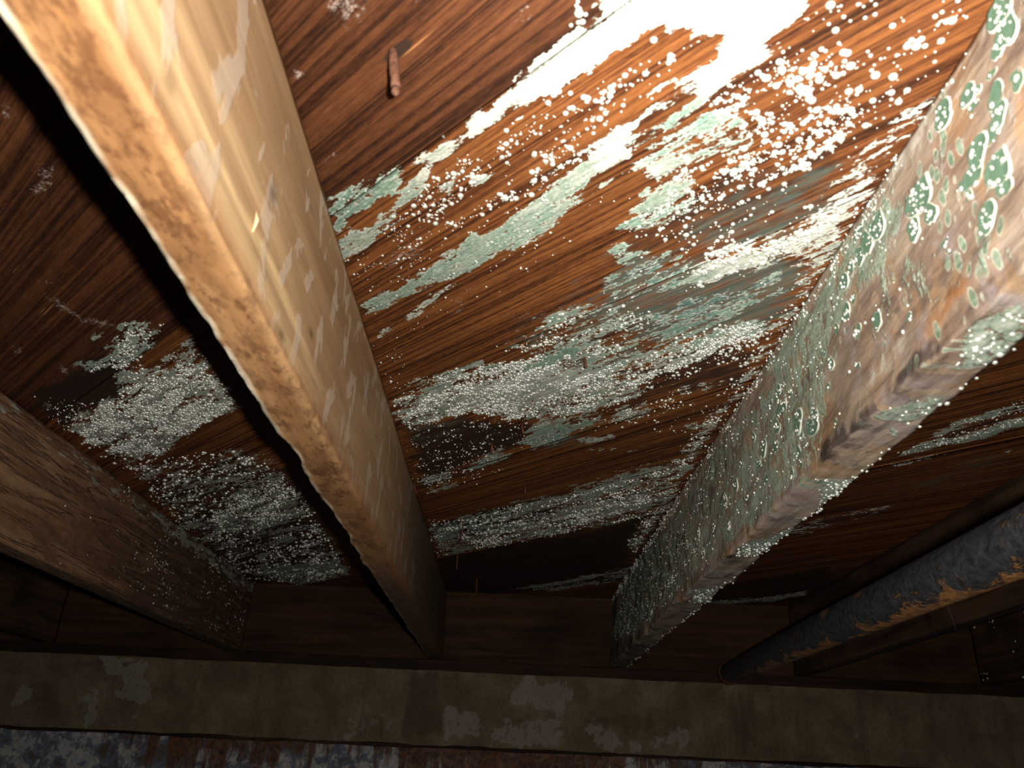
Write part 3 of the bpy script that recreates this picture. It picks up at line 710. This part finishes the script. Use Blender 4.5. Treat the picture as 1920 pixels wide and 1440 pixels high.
BLACK3 = [(.7, ((1550,830),(1700,700),(1800,620),(1720,720),(1600,860),(1550,890))), (.55, ((1150,1090),(1230,980),(1280,1000),(1240,1150),(1160,1220))), (.45, ((1330,850),(1360,800),(1380,840),(1340,960),(1300,1000)))]
UNDER3W = [((1790,620),(1930,560),(1930,640),(1860,680),(1800,700)), ((1655,760),(1710,742),(1780,740),(1775,775),(1700,790),(1650,790)), ((1720,800),(1780,770),(1850,680),(1870,680),(1800,770),(1720,820)),
 ((1530,900),(1600,900),(1640,880),(1600,930),(1540,945)), ((1380,1020),(1450,1010),(1520,960),(1500,985),(1440,1045),(1370,1045)), ((1300,1110),(1360,1090),(1330,1130),(1290,1130)), ((1590,930),(1700,830),(1720,840),(1640,900)), ((1660,800),(1690,805),(1680,820),(1664,818))]
def at3(V, side, t):
    n = len(V); film = np.zeros(n); white = np.zeros(n); rust = np.zeros(n); black = np.zeros(n)
    L = side == 0; Q = V[:, 1:3]; jt = (fbm(V[:, 1] * 60, V[:, 2] * 90, 4) - .5)
    for lst, arr in ((FILM3, film), (WHITE3, white), (RUST3, rust), (BLACK3, black)):
        for s, pl in lst:
            m = poly_mask(Q, [yz(p) for p in pl], .012, jt * .03) * s
            arr[:] = np.maximum(arr, np.where(L, m, 0))
    film = np.maximum(film, np.where(L, .20, .12))
    B = side == 1
    for pl in UNDER3W:
        m = poly_mask(V[:, :2], [on_z(p, ZB)[:2] for p in pl], .008, jt * .02)
        white = np.maximum(white, np.where(B, m * .5, 0)); film = np.maximum(film, np.where(B, m * .75, 0))
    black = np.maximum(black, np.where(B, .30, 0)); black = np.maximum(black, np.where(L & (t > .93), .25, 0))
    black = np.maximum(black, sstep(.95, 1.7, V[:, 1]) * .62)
    white = np.maximum(white, np.where(L & (t < .03), .5, 0))
    return dict(film=film, white=white, rust=rust, black=black)
def d3(V, side, t, at):
    y = V[:, 1]
    rag = (fbm(y * 30, y * 0 + 4, 4) - .5) * .008
    kl = np.where(side == 1, np.clip(1 - t * 4, 0, 1), np.where(side == 0, np.clip(t * 8 - 7, 0, 1), 0))
    kr = np.where(side == 1, np.clip(t * 4 - 3, 0, 1), np.where(side == 2, np.clip(1 - t * 8, 0, 1), 0))
    V[:, 0] += kl * rag + kr * (fbm(y * 34, y * 0 + 14, 4) - .5) * .009
    V[:, 2] += kl * (fbm(y * 22, y * 0 + 8, 3) - .4) * .009 + kr * (fbm(y * 22, y * 0 + 28, 3) - .5) * .005
    V[:, 0] += np.where(side == 0, (fbm(y * 12, V[:, 2] * 55, 4) - .5) * .006, 0)
    V[:, 2] += np.where(side == 1, (fbm(y * 14, V[:, 0] * 70, 4) - .5) * .006, 0)
    cr = sstep(.62, .72, fbm(y * 16 + 40, V[:, 2] * 30, 3))
    V[:, 0] += np.where((side == 0) & (t > .05), cr * .0025 * sstep(.5, 1.2, y), 0)
    return V
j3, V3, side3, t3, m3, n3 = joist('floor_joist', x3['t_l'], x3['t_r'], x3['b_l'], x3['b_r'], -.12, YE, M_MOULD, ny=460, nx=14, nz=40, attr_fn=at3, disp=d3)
tag(j3, 'mould covered grey joist with green colonies, right of centre', 'joist', 'floor joists under the subfloor')

# colonies on its face: (px, radius px)
COLONY = [((1762,215),26),((1748,205),10),((1806,178),22),((1822,165),13),((1848,135),14),((1818,205),17),((1866,180),26),((1872,215),24),((1868,20),34),((1880,60),30),((1862,95),16),((1905,150),22),
 ((1862,248),22),((1832,285),30),((1824,330),28),((1874,318),38),((1885,350),24),((1803,350),20),((1818,372),16),((1855,408),30),((1845,440),16),((1720,372),36),((1746,400),20),((1714,430),22),((1726,452),13),((1775,458),18),((1786,470),10),
 ((1636,425),30),((1618,455),24),((1605,480),18),((1590,505),16),((1600,440),18),((1580,530),18),((1612,515),10),((1560,682),13),((1544,660),9),((1588,590),20),((1600,560),12),((1610,620),14),((1570,620),10),((1625,600),9),((1648,602),17),((1706,600),13),((1698,620),9),((1553,728),10),((1556,712),7),((1575,795),10),((1585,780),8),((1527,790),27),((1499,790),22),((1502,812),12),((1466,772),22),((1458,800),14),((1478,740),11),((1455,740),17),((1440,760),9),((1612,690),10),((1598,700),8),((1664,690),9),((1630,660),8),((1645,575),8),
 ((1430,840),16),((1456,840),13),((1420,870),11),((1500,850),14),((1508,870),10),((1490,890),9),((1440,900),11),((1462,880),8),((1380,910),12),((1360,940),14),((1400,940),10),((1340,990),12),((1370,985),9),((1310,1000),10),((1320,1040),11),((1285,1060),10),((1290,1020),8),((1258,1090),10),((1240,1120),8),((1225,1150),8),((1390,870),9),((1410,820),10)]
def colony_mesh(seed):
    g = np.random.default_rng(seed); K = 18
    a = np.arange(K) * 2 * math.pi / K
    r = 1 + .12 * np.sin(2 * a + g.random() * 6) + .10 * np.sin(3 * a + g.random() * 6) + .06 * g.standard_normal(K)
    V = []; 
    for f, h in ((1.0, 0.0), (.97, .10), (.88, .15), (.80, .10), (.45, .16)):
        for k in range(K): V.append((h, f * r[k] * math.cos(a[k]), f * r[k] * math.sin(a[k])))
    V.append((.14, 0, 0)); V = np.array(V); V[:, 0] *= -1
    F = [((q * K + k), (q * K + (k + 1) % K), ((q + 1) * K + (k + 1) % K), ((q + 1) * K + k)) for q in range(4) for k in range(K)] + [(4 * K + k, 4 * K + (k + 1) % K, 5 * K) for k in range(K)]
    F = [f[::-1] for f in F]
    me = new_mesh('mould_colony', V, F, [M_COL, M_RIMW], link=False)
    me.polygons.foreach_set('material_index', [1] * (2 * K) + [0] * (len(F) - 2 * K)); me.update()
    return me
CM = [colony_mesh(s) for s in range(6)]
faceL = side3 == 0
FP = V3[faceL]
gc = np.random.default_rng(5)
def face_x(p):
    k = np.argmin((FP[:, 1] - p[1]) ** 2 + (FP[:, 2] - p[2]) ** 2); return FP[k, 0]
for q, (px, r) in enumerate(COLONY):
    p = on_x(px, X3)
    if not (ZB + .002 < p[2] < CEIL - .002) or p[1] > YE - .02: continue
    dist = (p - ORG) @ FW
    R = r * dist / FPX * 1.1
    o = bpy.data.objects.new('mould_colony', CM[q % 6]); COL.objects.link(o); o.parent = j3
    o.location = (face_x(p) + .0006, p[1], p[2]); sy = R * gc.uniform(.9, 1.25)
    R = min(R, p[2] - ZB, CEIL - p[2] + .004)
    o.scale = (min(R, .010), sy, R); o.rotation_euler = (0, 0, 0)
    n = int(R * sy * 1.7e5 * gc.uniform(.3, 1.1))
    if n:
        rr = np.sqrt(gc.random(n)) * .75; aa = gc.random(n) * 6.283
        Pq = np.stack([np.full(n, face_x(p) - .0006), p[1] + sy * rr * np.cos(aa), p[2] + R * rr * np.sin(aa)], 1)
        DROPS.setdefault('j3', []).append((Pq, np.broadcast_to(np.array([-1.0, 0, 0]), (n, 3)).copy(), gc.uniform(.0005, .0015, n), np.zeros((n, 2))))
a3 = {k: np.array([d.value for d in j3.data.attributes[k].data]) for k in ('film', 'white')}
cell3 = (YE + .12) / 460 * (CEIL - ZB) / 40
cl3 = np.clip((fbm(V3[:, 1] * 60, V3[:, 2] * 70, 3) - .38) * 5, 0, 2)
scatter('j3', V3[faceL], np.array([-1.0, 0, 0]), (np.clip(a3['film'] - .3, 0, 1) * 42000 * cl3)[faceL] * (V3[faceL][:, 1] > .25), cell3, .0005, .0014, 901)
und3 = side3 == 1
scatter('j3', V3[und3], np.array([0, 0, -1.0]), (np.clip(a3['film'] - .3, 0, 1) * 110000 * np.clip(cl3, .3, 2))[und3], (YE + .12) / 460 * .035 / 14, .0007, .0020, 902)
tj = faceL & (t3 < .10)
scatter('j3', V3[tj], np.array([-1.0, 0, -.3]), (50000. * np.clip(cl3, .15, 2) * sstep(.25, .5, V3[:, 1]))[tj], cell3, .0006, .0017, 904)
ej = (side3 == 1) & ((t3 > .9))
scatter('j3', V3[ej], np.array([.3, 0, -.95]), np.full(ej.sum(), 26000.) * np.clip(cl3[ej], .2, 2) * (V3[ej][:, 1] > .3), (YE + .12) / 460 * .035 / 14, .0008, .0018, 903)

# --- the cracked brown joist at the left edge
def at1(V, side, t):
    y = V[:, 1]
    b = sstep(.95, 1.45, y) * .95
    f = np.where((side == 2) & (t > .80), .35, 0) + sstep(1.1, 1.5, y) * .24
    return dict(black=b, film=f)
def d1(V, side, t, at):
    y = V[:, 1]
    V[:, 0] += np.where(side == 2, (fbm(y * 12, V[:, 2] * 60, 4) - .5) * .010, 0)
    k = np.where(side == 1, np.clip(t * 4 - 3, 0, 1), np.where(side == 2, np.clip(1 - t * 8, 0, 1), 0))
    V[:, 2] += k * (fbm(y * 14, y * 0 + 3, 3) - .5) * .006
    return V
x1t, x1b = -1.6015 * S, -1.6185 * S
j1, V1, s1, t1, *_ = joist('floor_joist', x1t - .036, x1t, x1b - .034, x1b, .3, YE, M_BARK, ny=260, nx=8, nz=26, attr_fn=at1, disp=d1)
tag(j1, 'dark brown cracked joist at the left edge of the photo', 'joist', 'floor joists under the subfloor')
f1 = s1 == 2
scatter('j1', V1[f1], np.array([1.0, 0, 0]), 9000 * sstep(.95, 1.4, V1[f1][:, 1]) * np.clip((fbm(V1[f1][:, 1] * 30, V1[f1][:, 2] * 40, 3) - .5) * 6, 0, 2), (YE - .3) / 260 * (CEIL - ZB) / 26, .0007, .0017, 911)

# --- the joist behind the pipe, and the two at the far sides
def atd(V, side, t): return {}
def dd(V, side, t, at):
    V[:, 0] += np.where(side != 1, (fbm(V[:, 1] * 10, V[:, 2] * 60, 3) - .5) * .003, 0)
    V[:, 2] += np.where(side == 1, (fbm(V[:, 1] * 12, V[:, 0] * 60, 3) - .5) * .003, 0)
    return V
x4 = 1.744 * S
j4, *_ = joist('floor_joist', x4, x4 + .036, x4 - .0025, x4 + .026, .3, YE, M_DARK, ny=160, nx=6, nz=16, attr_fn=atd, disp=dd)
tag(j4, 'dark brown joist running just behind the rusty pipe', 'joist', 'floor joists under the subfloor')
x5 = 2.86 * S
j5, V5, s5, *_ = joist('floor_joist', x5, x5 + .036, x5, x5 + .036, .6, YE, M_DARK, ny=120, nx=6, nz=16, attr_fn=atd, disp=dd)
tag(j5, 'far right dark joist with white flecks, beyond the pipe', 'joist', 'floor joists under the subfloor')
f5 = s5 == 0
scatter('j5', V5[f5], np.array([-1.0, 0, 0]), 5000 * np.clip((fbm(V5[f5][:, 1] * 22, V5[f5][:, 2] * 12, 3) - .55) * 10, 0, 3) * (V5[f5][:, 1] > 1.2), (YE - .6) / 120 * (CEIL - ZB) / 16, .0012, .0026, 921)
x0 = -2.75 * S
j0, *_ = joist('floor_joist', x0 - .036, x0, x0 - .036, x0, .6, YE, M_DARK, ny=120, nx=6, nz=16, attr_fn=atd, disp=dd)
tag(j0, 'unlit dark joist in the black corner at far left', 'joist', 'floor joists under the subfloor')

# ------------------------------------------------------------------ rim, sill plate and foundation wall
ZT = CEIL - S + .5223 * S; ZL = CEIL - S + .1157 * S; ZBAND_Y = 5.077 * S
def slab(name, x0, x1, y0, y1, z0, z1, mat, parent=None, nx=2, nz=2, attr_fn=None, disp=None, ragged=0.0, seed=0):
    """board with a fine front face (towards -y)"""
    X, Z = np.meshgrid(np.linspace(x0, x1, nx), np.linspace(z0, z1, nz), indexing='ij')
    V = np.stack([X.ravel(), np.full(X.size, y0), Z.ravel()], 1)
    at = attr_fn(V) if attr_fn else {}
    tz = (V[:, 2] - z0) / (z1 - z0)
    if ragged:
        V[:, 1] += (fbm(V[:, 0] * 12 + seed, V[:, 2] * 25, 4) - .5) * ragged * 2
        V[:, 2] += np.where(tz < .01, (fbm(V[:, 0] * 22 + seed, V[:, 0] * 0, 4) - .5) * ragged * 2.2, np.where(tz > .99, (fbm(V[:, 0] * 14 + seed, V[:, 0] * 0 + 3, 4) - .5) * ragged * 1.4, 0))
    F = grid_faces(nx, nz)
    ring = np.concatenate([np.arange(nz), np.arange(1, nx) * nz + nz - 1, (nx - 1) * nz + np.arange(nz - 2, -1, -1), np.arange(nx - 2, 0, -1) * nz])
    nb = len(V); bk = V[ring].copy(); bk[:, 1] = y1; nr = len(ring); k = np.arange(nr); k2 = (k + 1) % nr
    SF = np.stack([ring[k], ring[k2], nb + k2, nb + k], 1)
    V2 = np.vstack([V, bk])
    at = {a: np.concatenate([b, np.zeros(nr)]) for a, b in at.items()}
    return new_mesh(name, V2, np.vstack([F, SF[:, ::-1]]).tolist() + [list(range(nb, nb + nr))], mat, parent, at, smooth=False)
XL, XR = -1.42, 1.42
rim = slab('rim_joist', XL, XR, YF, YF + .04, ZB + .0005, CEIL - .001, M_RIM, None, 80, 10, None, None, .0015, 3)
tag(rim, 'dark reddish brown rim board closing the far ends of the joists', 'board')
sill = slab('sill_plate', XL, XR, YF - .004, YF + .09, ZT + .0005, ZB - .0005, M_SILL, None, 80, 4, None, None, .0012, 8)
tag(sill, 'thin dark sill plate lying on the concrete wall under the rim board', 'board')

wall = empty('wall_back', (0, ZBAND_Y, 0)); tag(wall, 'concrete foundation wall with peeling painted lower part', None, None, 'structure')
PALE = [(.9, ((190,1228),(230,1238),(270,1245),(262,1272),(292,1302),(285,1315),(240,1314),(218,1278),(200,1262))), (.8, ((132,1312),(160,1292),(192,1288),(190,1330),(188,1356),(160,1356),(156,1318))), (.75, ((18,1308),(30,1288),(62,1290),(58,1312),(15,1330))), (.55, ((235,1340),(255,1338),(254,1354),(236,1354))),
 (.7, ((965,1268),(1020,1272),(1080,1275),(1072,1320),(1050,1335),(1010,1335),(950,1318))), (.65, ((832,1330),(885,1328),(915,1345),(910,1372),(860,1380),(832,1388))), (.6, ((930,1340),(1000,1345),(1050,1340),(1060,1400),(1000,1405),(950,1400),(920,1380))), (.6, ((1110,1345),(1150,1370),(1200,1385),(1280,1345),(1300,1400),(1250,1415),(1150,1412),(1100,1400))),
 (.45, ((640,1335),(720,1330),(760,1345),(700,1385),(640,1388))), (.35, ((1560,1370),(1650,1350),(1700,1400),(1600,1420))), (.4, ((1890,1370),(1915,1372),(1910,1400),(1890,1398)))]
STAIN_SHADOW = [(.8, ((770,1255),(830,1258),(835,1385),(745,1385))), (.6, ((1060,1350),(1170,1330),(1260,1340),(1220,1385),(1190,1400),(1150,1370),(1110,1360))), (.55, ((1350,1285),(1420,1290),(1400,1440),(1360,1440))), (.4, ((1550,1310),(1680,1300),(1660,1440),(1560,1440))), (.5, ((660,1330),(740,1340),(730,1390),(660,1390))), (.4, ((350,1250),(375,1250),(372,1370),(350,1370)))]  # first outline is the tan joist's cast shadow, painted on the concrete
def at_band(V):
    Q = V[:, [0, 2]]; jt = fbm(V[:, 0] * 40, V[:, 2] * 40, 4) - .5
    pale = np.zeros(len(V)); st = np.zeros(len(V))
    for s, pl in PALE: pale = np.maximum(pale, s * poly_mask(Q, [on_y(p, ZBAND_Y)[[0, 2]] for p in pl], .013, jt * .05))
    for s, pl in STAIN_SHADOW: st = np.maximum(st, s * poly_mask(Q, [on_y(p, ZBAND_Y)[[0, 2]] for p in pl], .02, jt * .02))
    return dict(pale=pale, stain_shadow=st)
band = slab('concrete_band', XL, XR, 0, .16, ZL, ZT, M_CONC, wall, 560, 30, lambda V: at_band(V + np.array([0, ZBAND_Y, 0])), None, .0022, 5)
tag(band, 'brown stained concrete top course')
def at_paint(V):
    x = V[:, 0]
    r = .10 + .38 * np.exp(-((x + .55) / .22) ** 2) + .42 * sstep(-.35, -.1, x) * (1 - sstep(.15, .45, x)) - .1 * sstep(-.9, -1.1, x)
    r = r + .25 * sstep(ZL - .05, ZL - .012, V[:, 2])  # shade beneath the joint, painted along the top edge as extra rust
    return dict(rust=r)
slab('painted_wall', XL, XR, -.022, .16, .0, ZL - .007, M_PAINT, wall, 300, 24, at_paint, None, .004, 9)
slab('joint', XL, XR, .02, .15, ZL - .0069, ZL, M_SILL, wall, 2, 2)

fl = new_mesh('floor', [(XL, -.6, 0), (XR, -.6, 0), (XR, YF + .16, 0), (XL, YF + .16, 0), (XL, -.6, -.08), (XR, -.6, -.08), (XR, YF + .16, -.08), (XL, YF + .16, -.08)],
              [(0, 1, 2, 3), (7, 6, 5, 4), (0, 4, 5, 1), (1, 5, 6, 2), (2, 6, 7, 3), (3, 7, 4, 0)], M_FLOOR, smooth=False)
tag(fl, None, None, None, 'structure')

# ------------------------------------------------------------------ pipe
pipe = empty('drain_pipe', (1.335 * S, YF - .02, ORG[2] + .575 * S))
tag(pipe, 'rusty black iron pipe sloping through the dark at lower right', 'pipe')
A = np.array([1.335 * S, YF - .004, ORG[2] + .5825 * S]); B = ORG + np.array([.99, 1.8, .44]) * S
d = (B - A) / np.linalg.norm(B - A)
Ln = 1.62; Rp = .0215
seg = 28; nl = 240
aa = np.cross(d, [0, 0, 1.0]); aa /= np.linalg.norm(aa); bb = np.cross(aa, d)
if bb[2] > 0: bb = -bb              # bb points down
V = []; rust = []
for i in range(nl):
    s = Ln * i / (nl - 1)
    for k in range(seg):
        an = 2 * math.pi * k / seg
        nrm = math.cos(an) * bb + math.sin(an) * aa
        h = math.cos(an)            # 1 below
        fl_ = .14 + 1.5 * max(0, h - .66) * (1 if s > .35 else .4)
        fl_ += .22 * max(0, -h)
        if s < .12: fl_ += .25 * (1 - s / .12)
        V.append(A + d * s + nrm * Rp); rust.append(fl_)
V = np.array(V); rust = np.array(rust)
sv = np.repeat(np.linspace(0, Ln, nl), seg); kv = np.tile(np.arange(seg), nl)
flake = np.clip((fbm(sv * 90, kv * .9, 4) - .52) * 8, 0, 1) * np.clip((rust - .45) * 2, 0, 1)
ctr = A + d * sv[:, None]
V = ctr + (V - ctr) * (1 + flake * .05)[:, None]
F = [(i * seg + k, i * seg + (k + 1) % seg, (i + 1) * seg + (k + 1) % seg, (i + 1) * seg + k) for i in range(nl - 1) for k in range(seg)]
F += [list(range(seg)), list(range((nl - 1) * seg, nl * seg))[::-1]]
pb = new_mesh('pipe_body', V - np.array(pipe.location), F, M_PIPE, pipe, dict(rust=np.clip(rust, 0, 1)))
fit = tube('wall_fitting', [A + d * .004 - np.array(pipe.location), A + d * .008 - np.array(pipe.location), A + d * .03 - np.array(pipe.location), A + d * .034 - np.array(pipe.location)], [.0225, .0245, .0245, .0225], 20, M_NAIL2, pipe)
tag(fit, 'reddish rusted fitting')

dp = on_y((1774, 1126), 1.8 * S + .02) - np.array(pipe.location)
tube('rust_drip', [dp + (0, 0, .004), dp + (.001, 0, -.008), dp + (.0025, 0, -.016), dp + (.0035, 0, -.024)], [.0008, .0005, .0005, .0003], 8, M_SILL, pipe)

# ------------------------------------------------------------------ nails through the planks
def nail(base_px, tip_px, rad, label, bent=0.0, mat=None):
    mat = mat or M_NAIL
    b = on_z(base_px, CEIL)
    best = min(np.linspace(.004, .09, 200), key=lambda h: abs(720 - FPX * ((b - (0, 0, h) - ORG) @ UP) / ((b - (0, 0, h) - ORG) @ FW) - tip_px[1]))
    tip = on_z(tip_px, CEIL - best)
    root = empty('rusty_nail', (b[0], b[1], b[2]))
    tag(root, label, 'nail', 'nails driven through the subfloor')
    ax = tip - b; L = np.linalg.norm(ax)
    pts = [-.004 * ax / L, .15 * ax, .4 * ax, .62 * ax + np.array([bent, 0, 0]), .84 * ax + np.array([bent, 0, 0]), .95 * ax, ax]
    tube('shank', pts[:5], [rad * .95, rad, rad * 1.12, rad * .98, rad * 1.02], 12, mat, root)
    tube('point', [pts[4] * 1.0, pts[5], pts[6]], [rad * 1.02, rad * .85, rad * .3], 12, mat, root)
    return root
nail((737, 97), (742, 179), .0026, 'longest rusty nail, hanging through the clean red-brown plank at the top', .0003)
for bp, tp, lb in (((1096, 671), (1099, 690), 'short orange nail tip in the droplet patch, nearest the mouldy joist'), ((979, 797), (981, 815), 'short nail tip below the brightest droplet patch'),
                   ((923, 834), (921, 852), 'short nail tip just above the small green mould spot'), ((776, 908), (781, 926), 'orange nail tip close against the side of the tan joist'),
                   ((985, 912), (984, 926), 'tiny brown nail tip in the bare brown plank above the lower mould band'), ((868, 985), (863, 1017), 'dark red nail in the lower mould band'),
                   ((858, 1040), (856, 1068), 'thin brown nail in the black plank below the lower mould band'), ((894, 1085), (893, 1112), 'thin brown nail closest to the rim board')):
    nail(bp, tp, .0014, lb, 0, M_NAIL2)

# ------------------------------------------------------------------ droplet meshes
KS = 7
_a = np.arange(KS) * 2 * math.pi / KS
DOME = np.array([(math.cos(a), math.sin(a), -.12) for a in _a] + [(.96 * math.cos(a + .45), .96 * math.sin(a + .45), .36) for a in _a] + [(.66 * math.cos(a + .9), .66 * math.sin(a + .9), .78) for a in _a] + [(0, 0, 1.0)])
DF = []
for k in range(KS):
    k2 = (k + 1) % KS
    DF += [(k, k2, KS + k), (k2, KS + k2, KS + k), (KS + k, KS + k2, 2 * KS + k), (KS + k2, 2 * KS + k2, 2 * KS + k), (2 * KS + k, 2 * KS + k2, 3 * KS)]
DF = np.array(DF)
def frame(nr):
    nr = nr / np.linalg.norm(nr, axis=1)[:, None]
    ref = np.where(np.abs(nr[:, 2:3]) > .7, np.array([[1.0, 0, 0]]), np.array([[0, 0, 1.0]]))
    a = np.cross(ref, nr); a /= np.linalg.norm(a, axis=1)[:, None]
    return a, np.cross(nr, a), nr
hi_v = []; hi_f = []
HS = 16; HR = [(1.0, -.1), (.97, .25), (.82, .58), (.55, .82), (.25, .93)]
for f, h in HR: hi_v += [(f * math.cos(2 * math.pi * k / HS), f * math.sin(2 * math.pi * k / HS), h) for k in range(HS)]
hi_v.append((0, 0, .96))
for q in range(len(HR) - 1): hi_f += [(q * HS + k, q * HS + (k + 1) % HS, (q + 1) * HS + (k + 1) % HS, (q + 1) * HS + k) for k in range(HS)]
hi_f += [((len(HR) - 1) * HS + k, (len(HR) - 1) * HS + (k + 1) % HS, len(HR) * HS) for k in range(HS)]
HI = new_mesh('water_droplet', hi_v, hi_f, M_DROP, link=False)
owners = {'ceiling': (ceiling, 180), 'j3': (j3, 60), 'j1': (j1, 0), 'j5': (j5, 0)}
for own, lots in DROPS.items():
    par, nbig = owners[own]
    P = np.vstack([l[0] for l in lots]); Nr = np.vstack([l[1] for l in lots]); R = np.concatenate([l[2] for l in lots]); J = np.vstack([l[3] for l in lots])
    ta, tb, nr = frame(Nr)
    js = .0045
    P = P + ta * J[:, :1] * js + tb * J[:, 1:] * js
    rel = P - ORG
    dep = rel @ FW; sx = rel @ RT / dep * FPX; sy = rel @ UP / dep * FPX
    keep = (dep > .1) & (np.abs(sx) < 1120) & (np.abs(sy) < 900)      # what lies far outside the photo is left out
    P, nr, ta, tb, R, dep = P[keep], nr[keep], ta[keep], tb[keep], R[keep], dep[keep]
    if not len(P): continue
    o3 = np.argsort(-(R / dep)); big = o3[:nbig]; rest = o3[nbig:]
    loc0 = np.array(par.location)
    for q in big:
        o = bpy.data.objects.new('water_droplet', HI); COL.objects.link(o); o.parent = par
        o.matrix_local = Matrix((( ta[q][0] * R[q], tb[q][0] * R[q], nr[q][0] * R[q] * .85, P[q][0] - loc0[0]), (ta[q][1] * R[q], tb[q][1] * R[q], nr[q][1] * R[q] * .85, P[q][1] - loc0[1]), (ta[q][2] * R[q], tb[q][2] * R[q], nr[q][2] * R[q] * .85, P[q][2] - loc0[2]), (0, 0, 0, 1)))
    Pn, nn, aa_, bb_, rr = P[rest], nr[rest], ta[rest], tb[rest], R[rest]
    hh = np.random.default_rng(3).uniform(.65, 1.05, len(rr))
    V = Pn[:, None, :] + rr[:, None, None] * (DOME[None, :, 0:1] * aa_[:, None, :] + DOME[None, :, 1:2] * bb_[:, None, :] + DOME[None, :, 2:3] * hh[:, None, None] * nn[:, None, :])
    V = V.reshape(-1, 3) - loc0
    F = (DF[None] + (np.arange(len(rr)) * len(DOME))[:, None, None]).reshape(-1, 3)
    o = new_mesh('water_droplets', V, F, M_DROP, par)
    tag(o, 'small condensation droplets', kind='stuff')
    print('DROPS', own, len(rr), 'big', len(big))
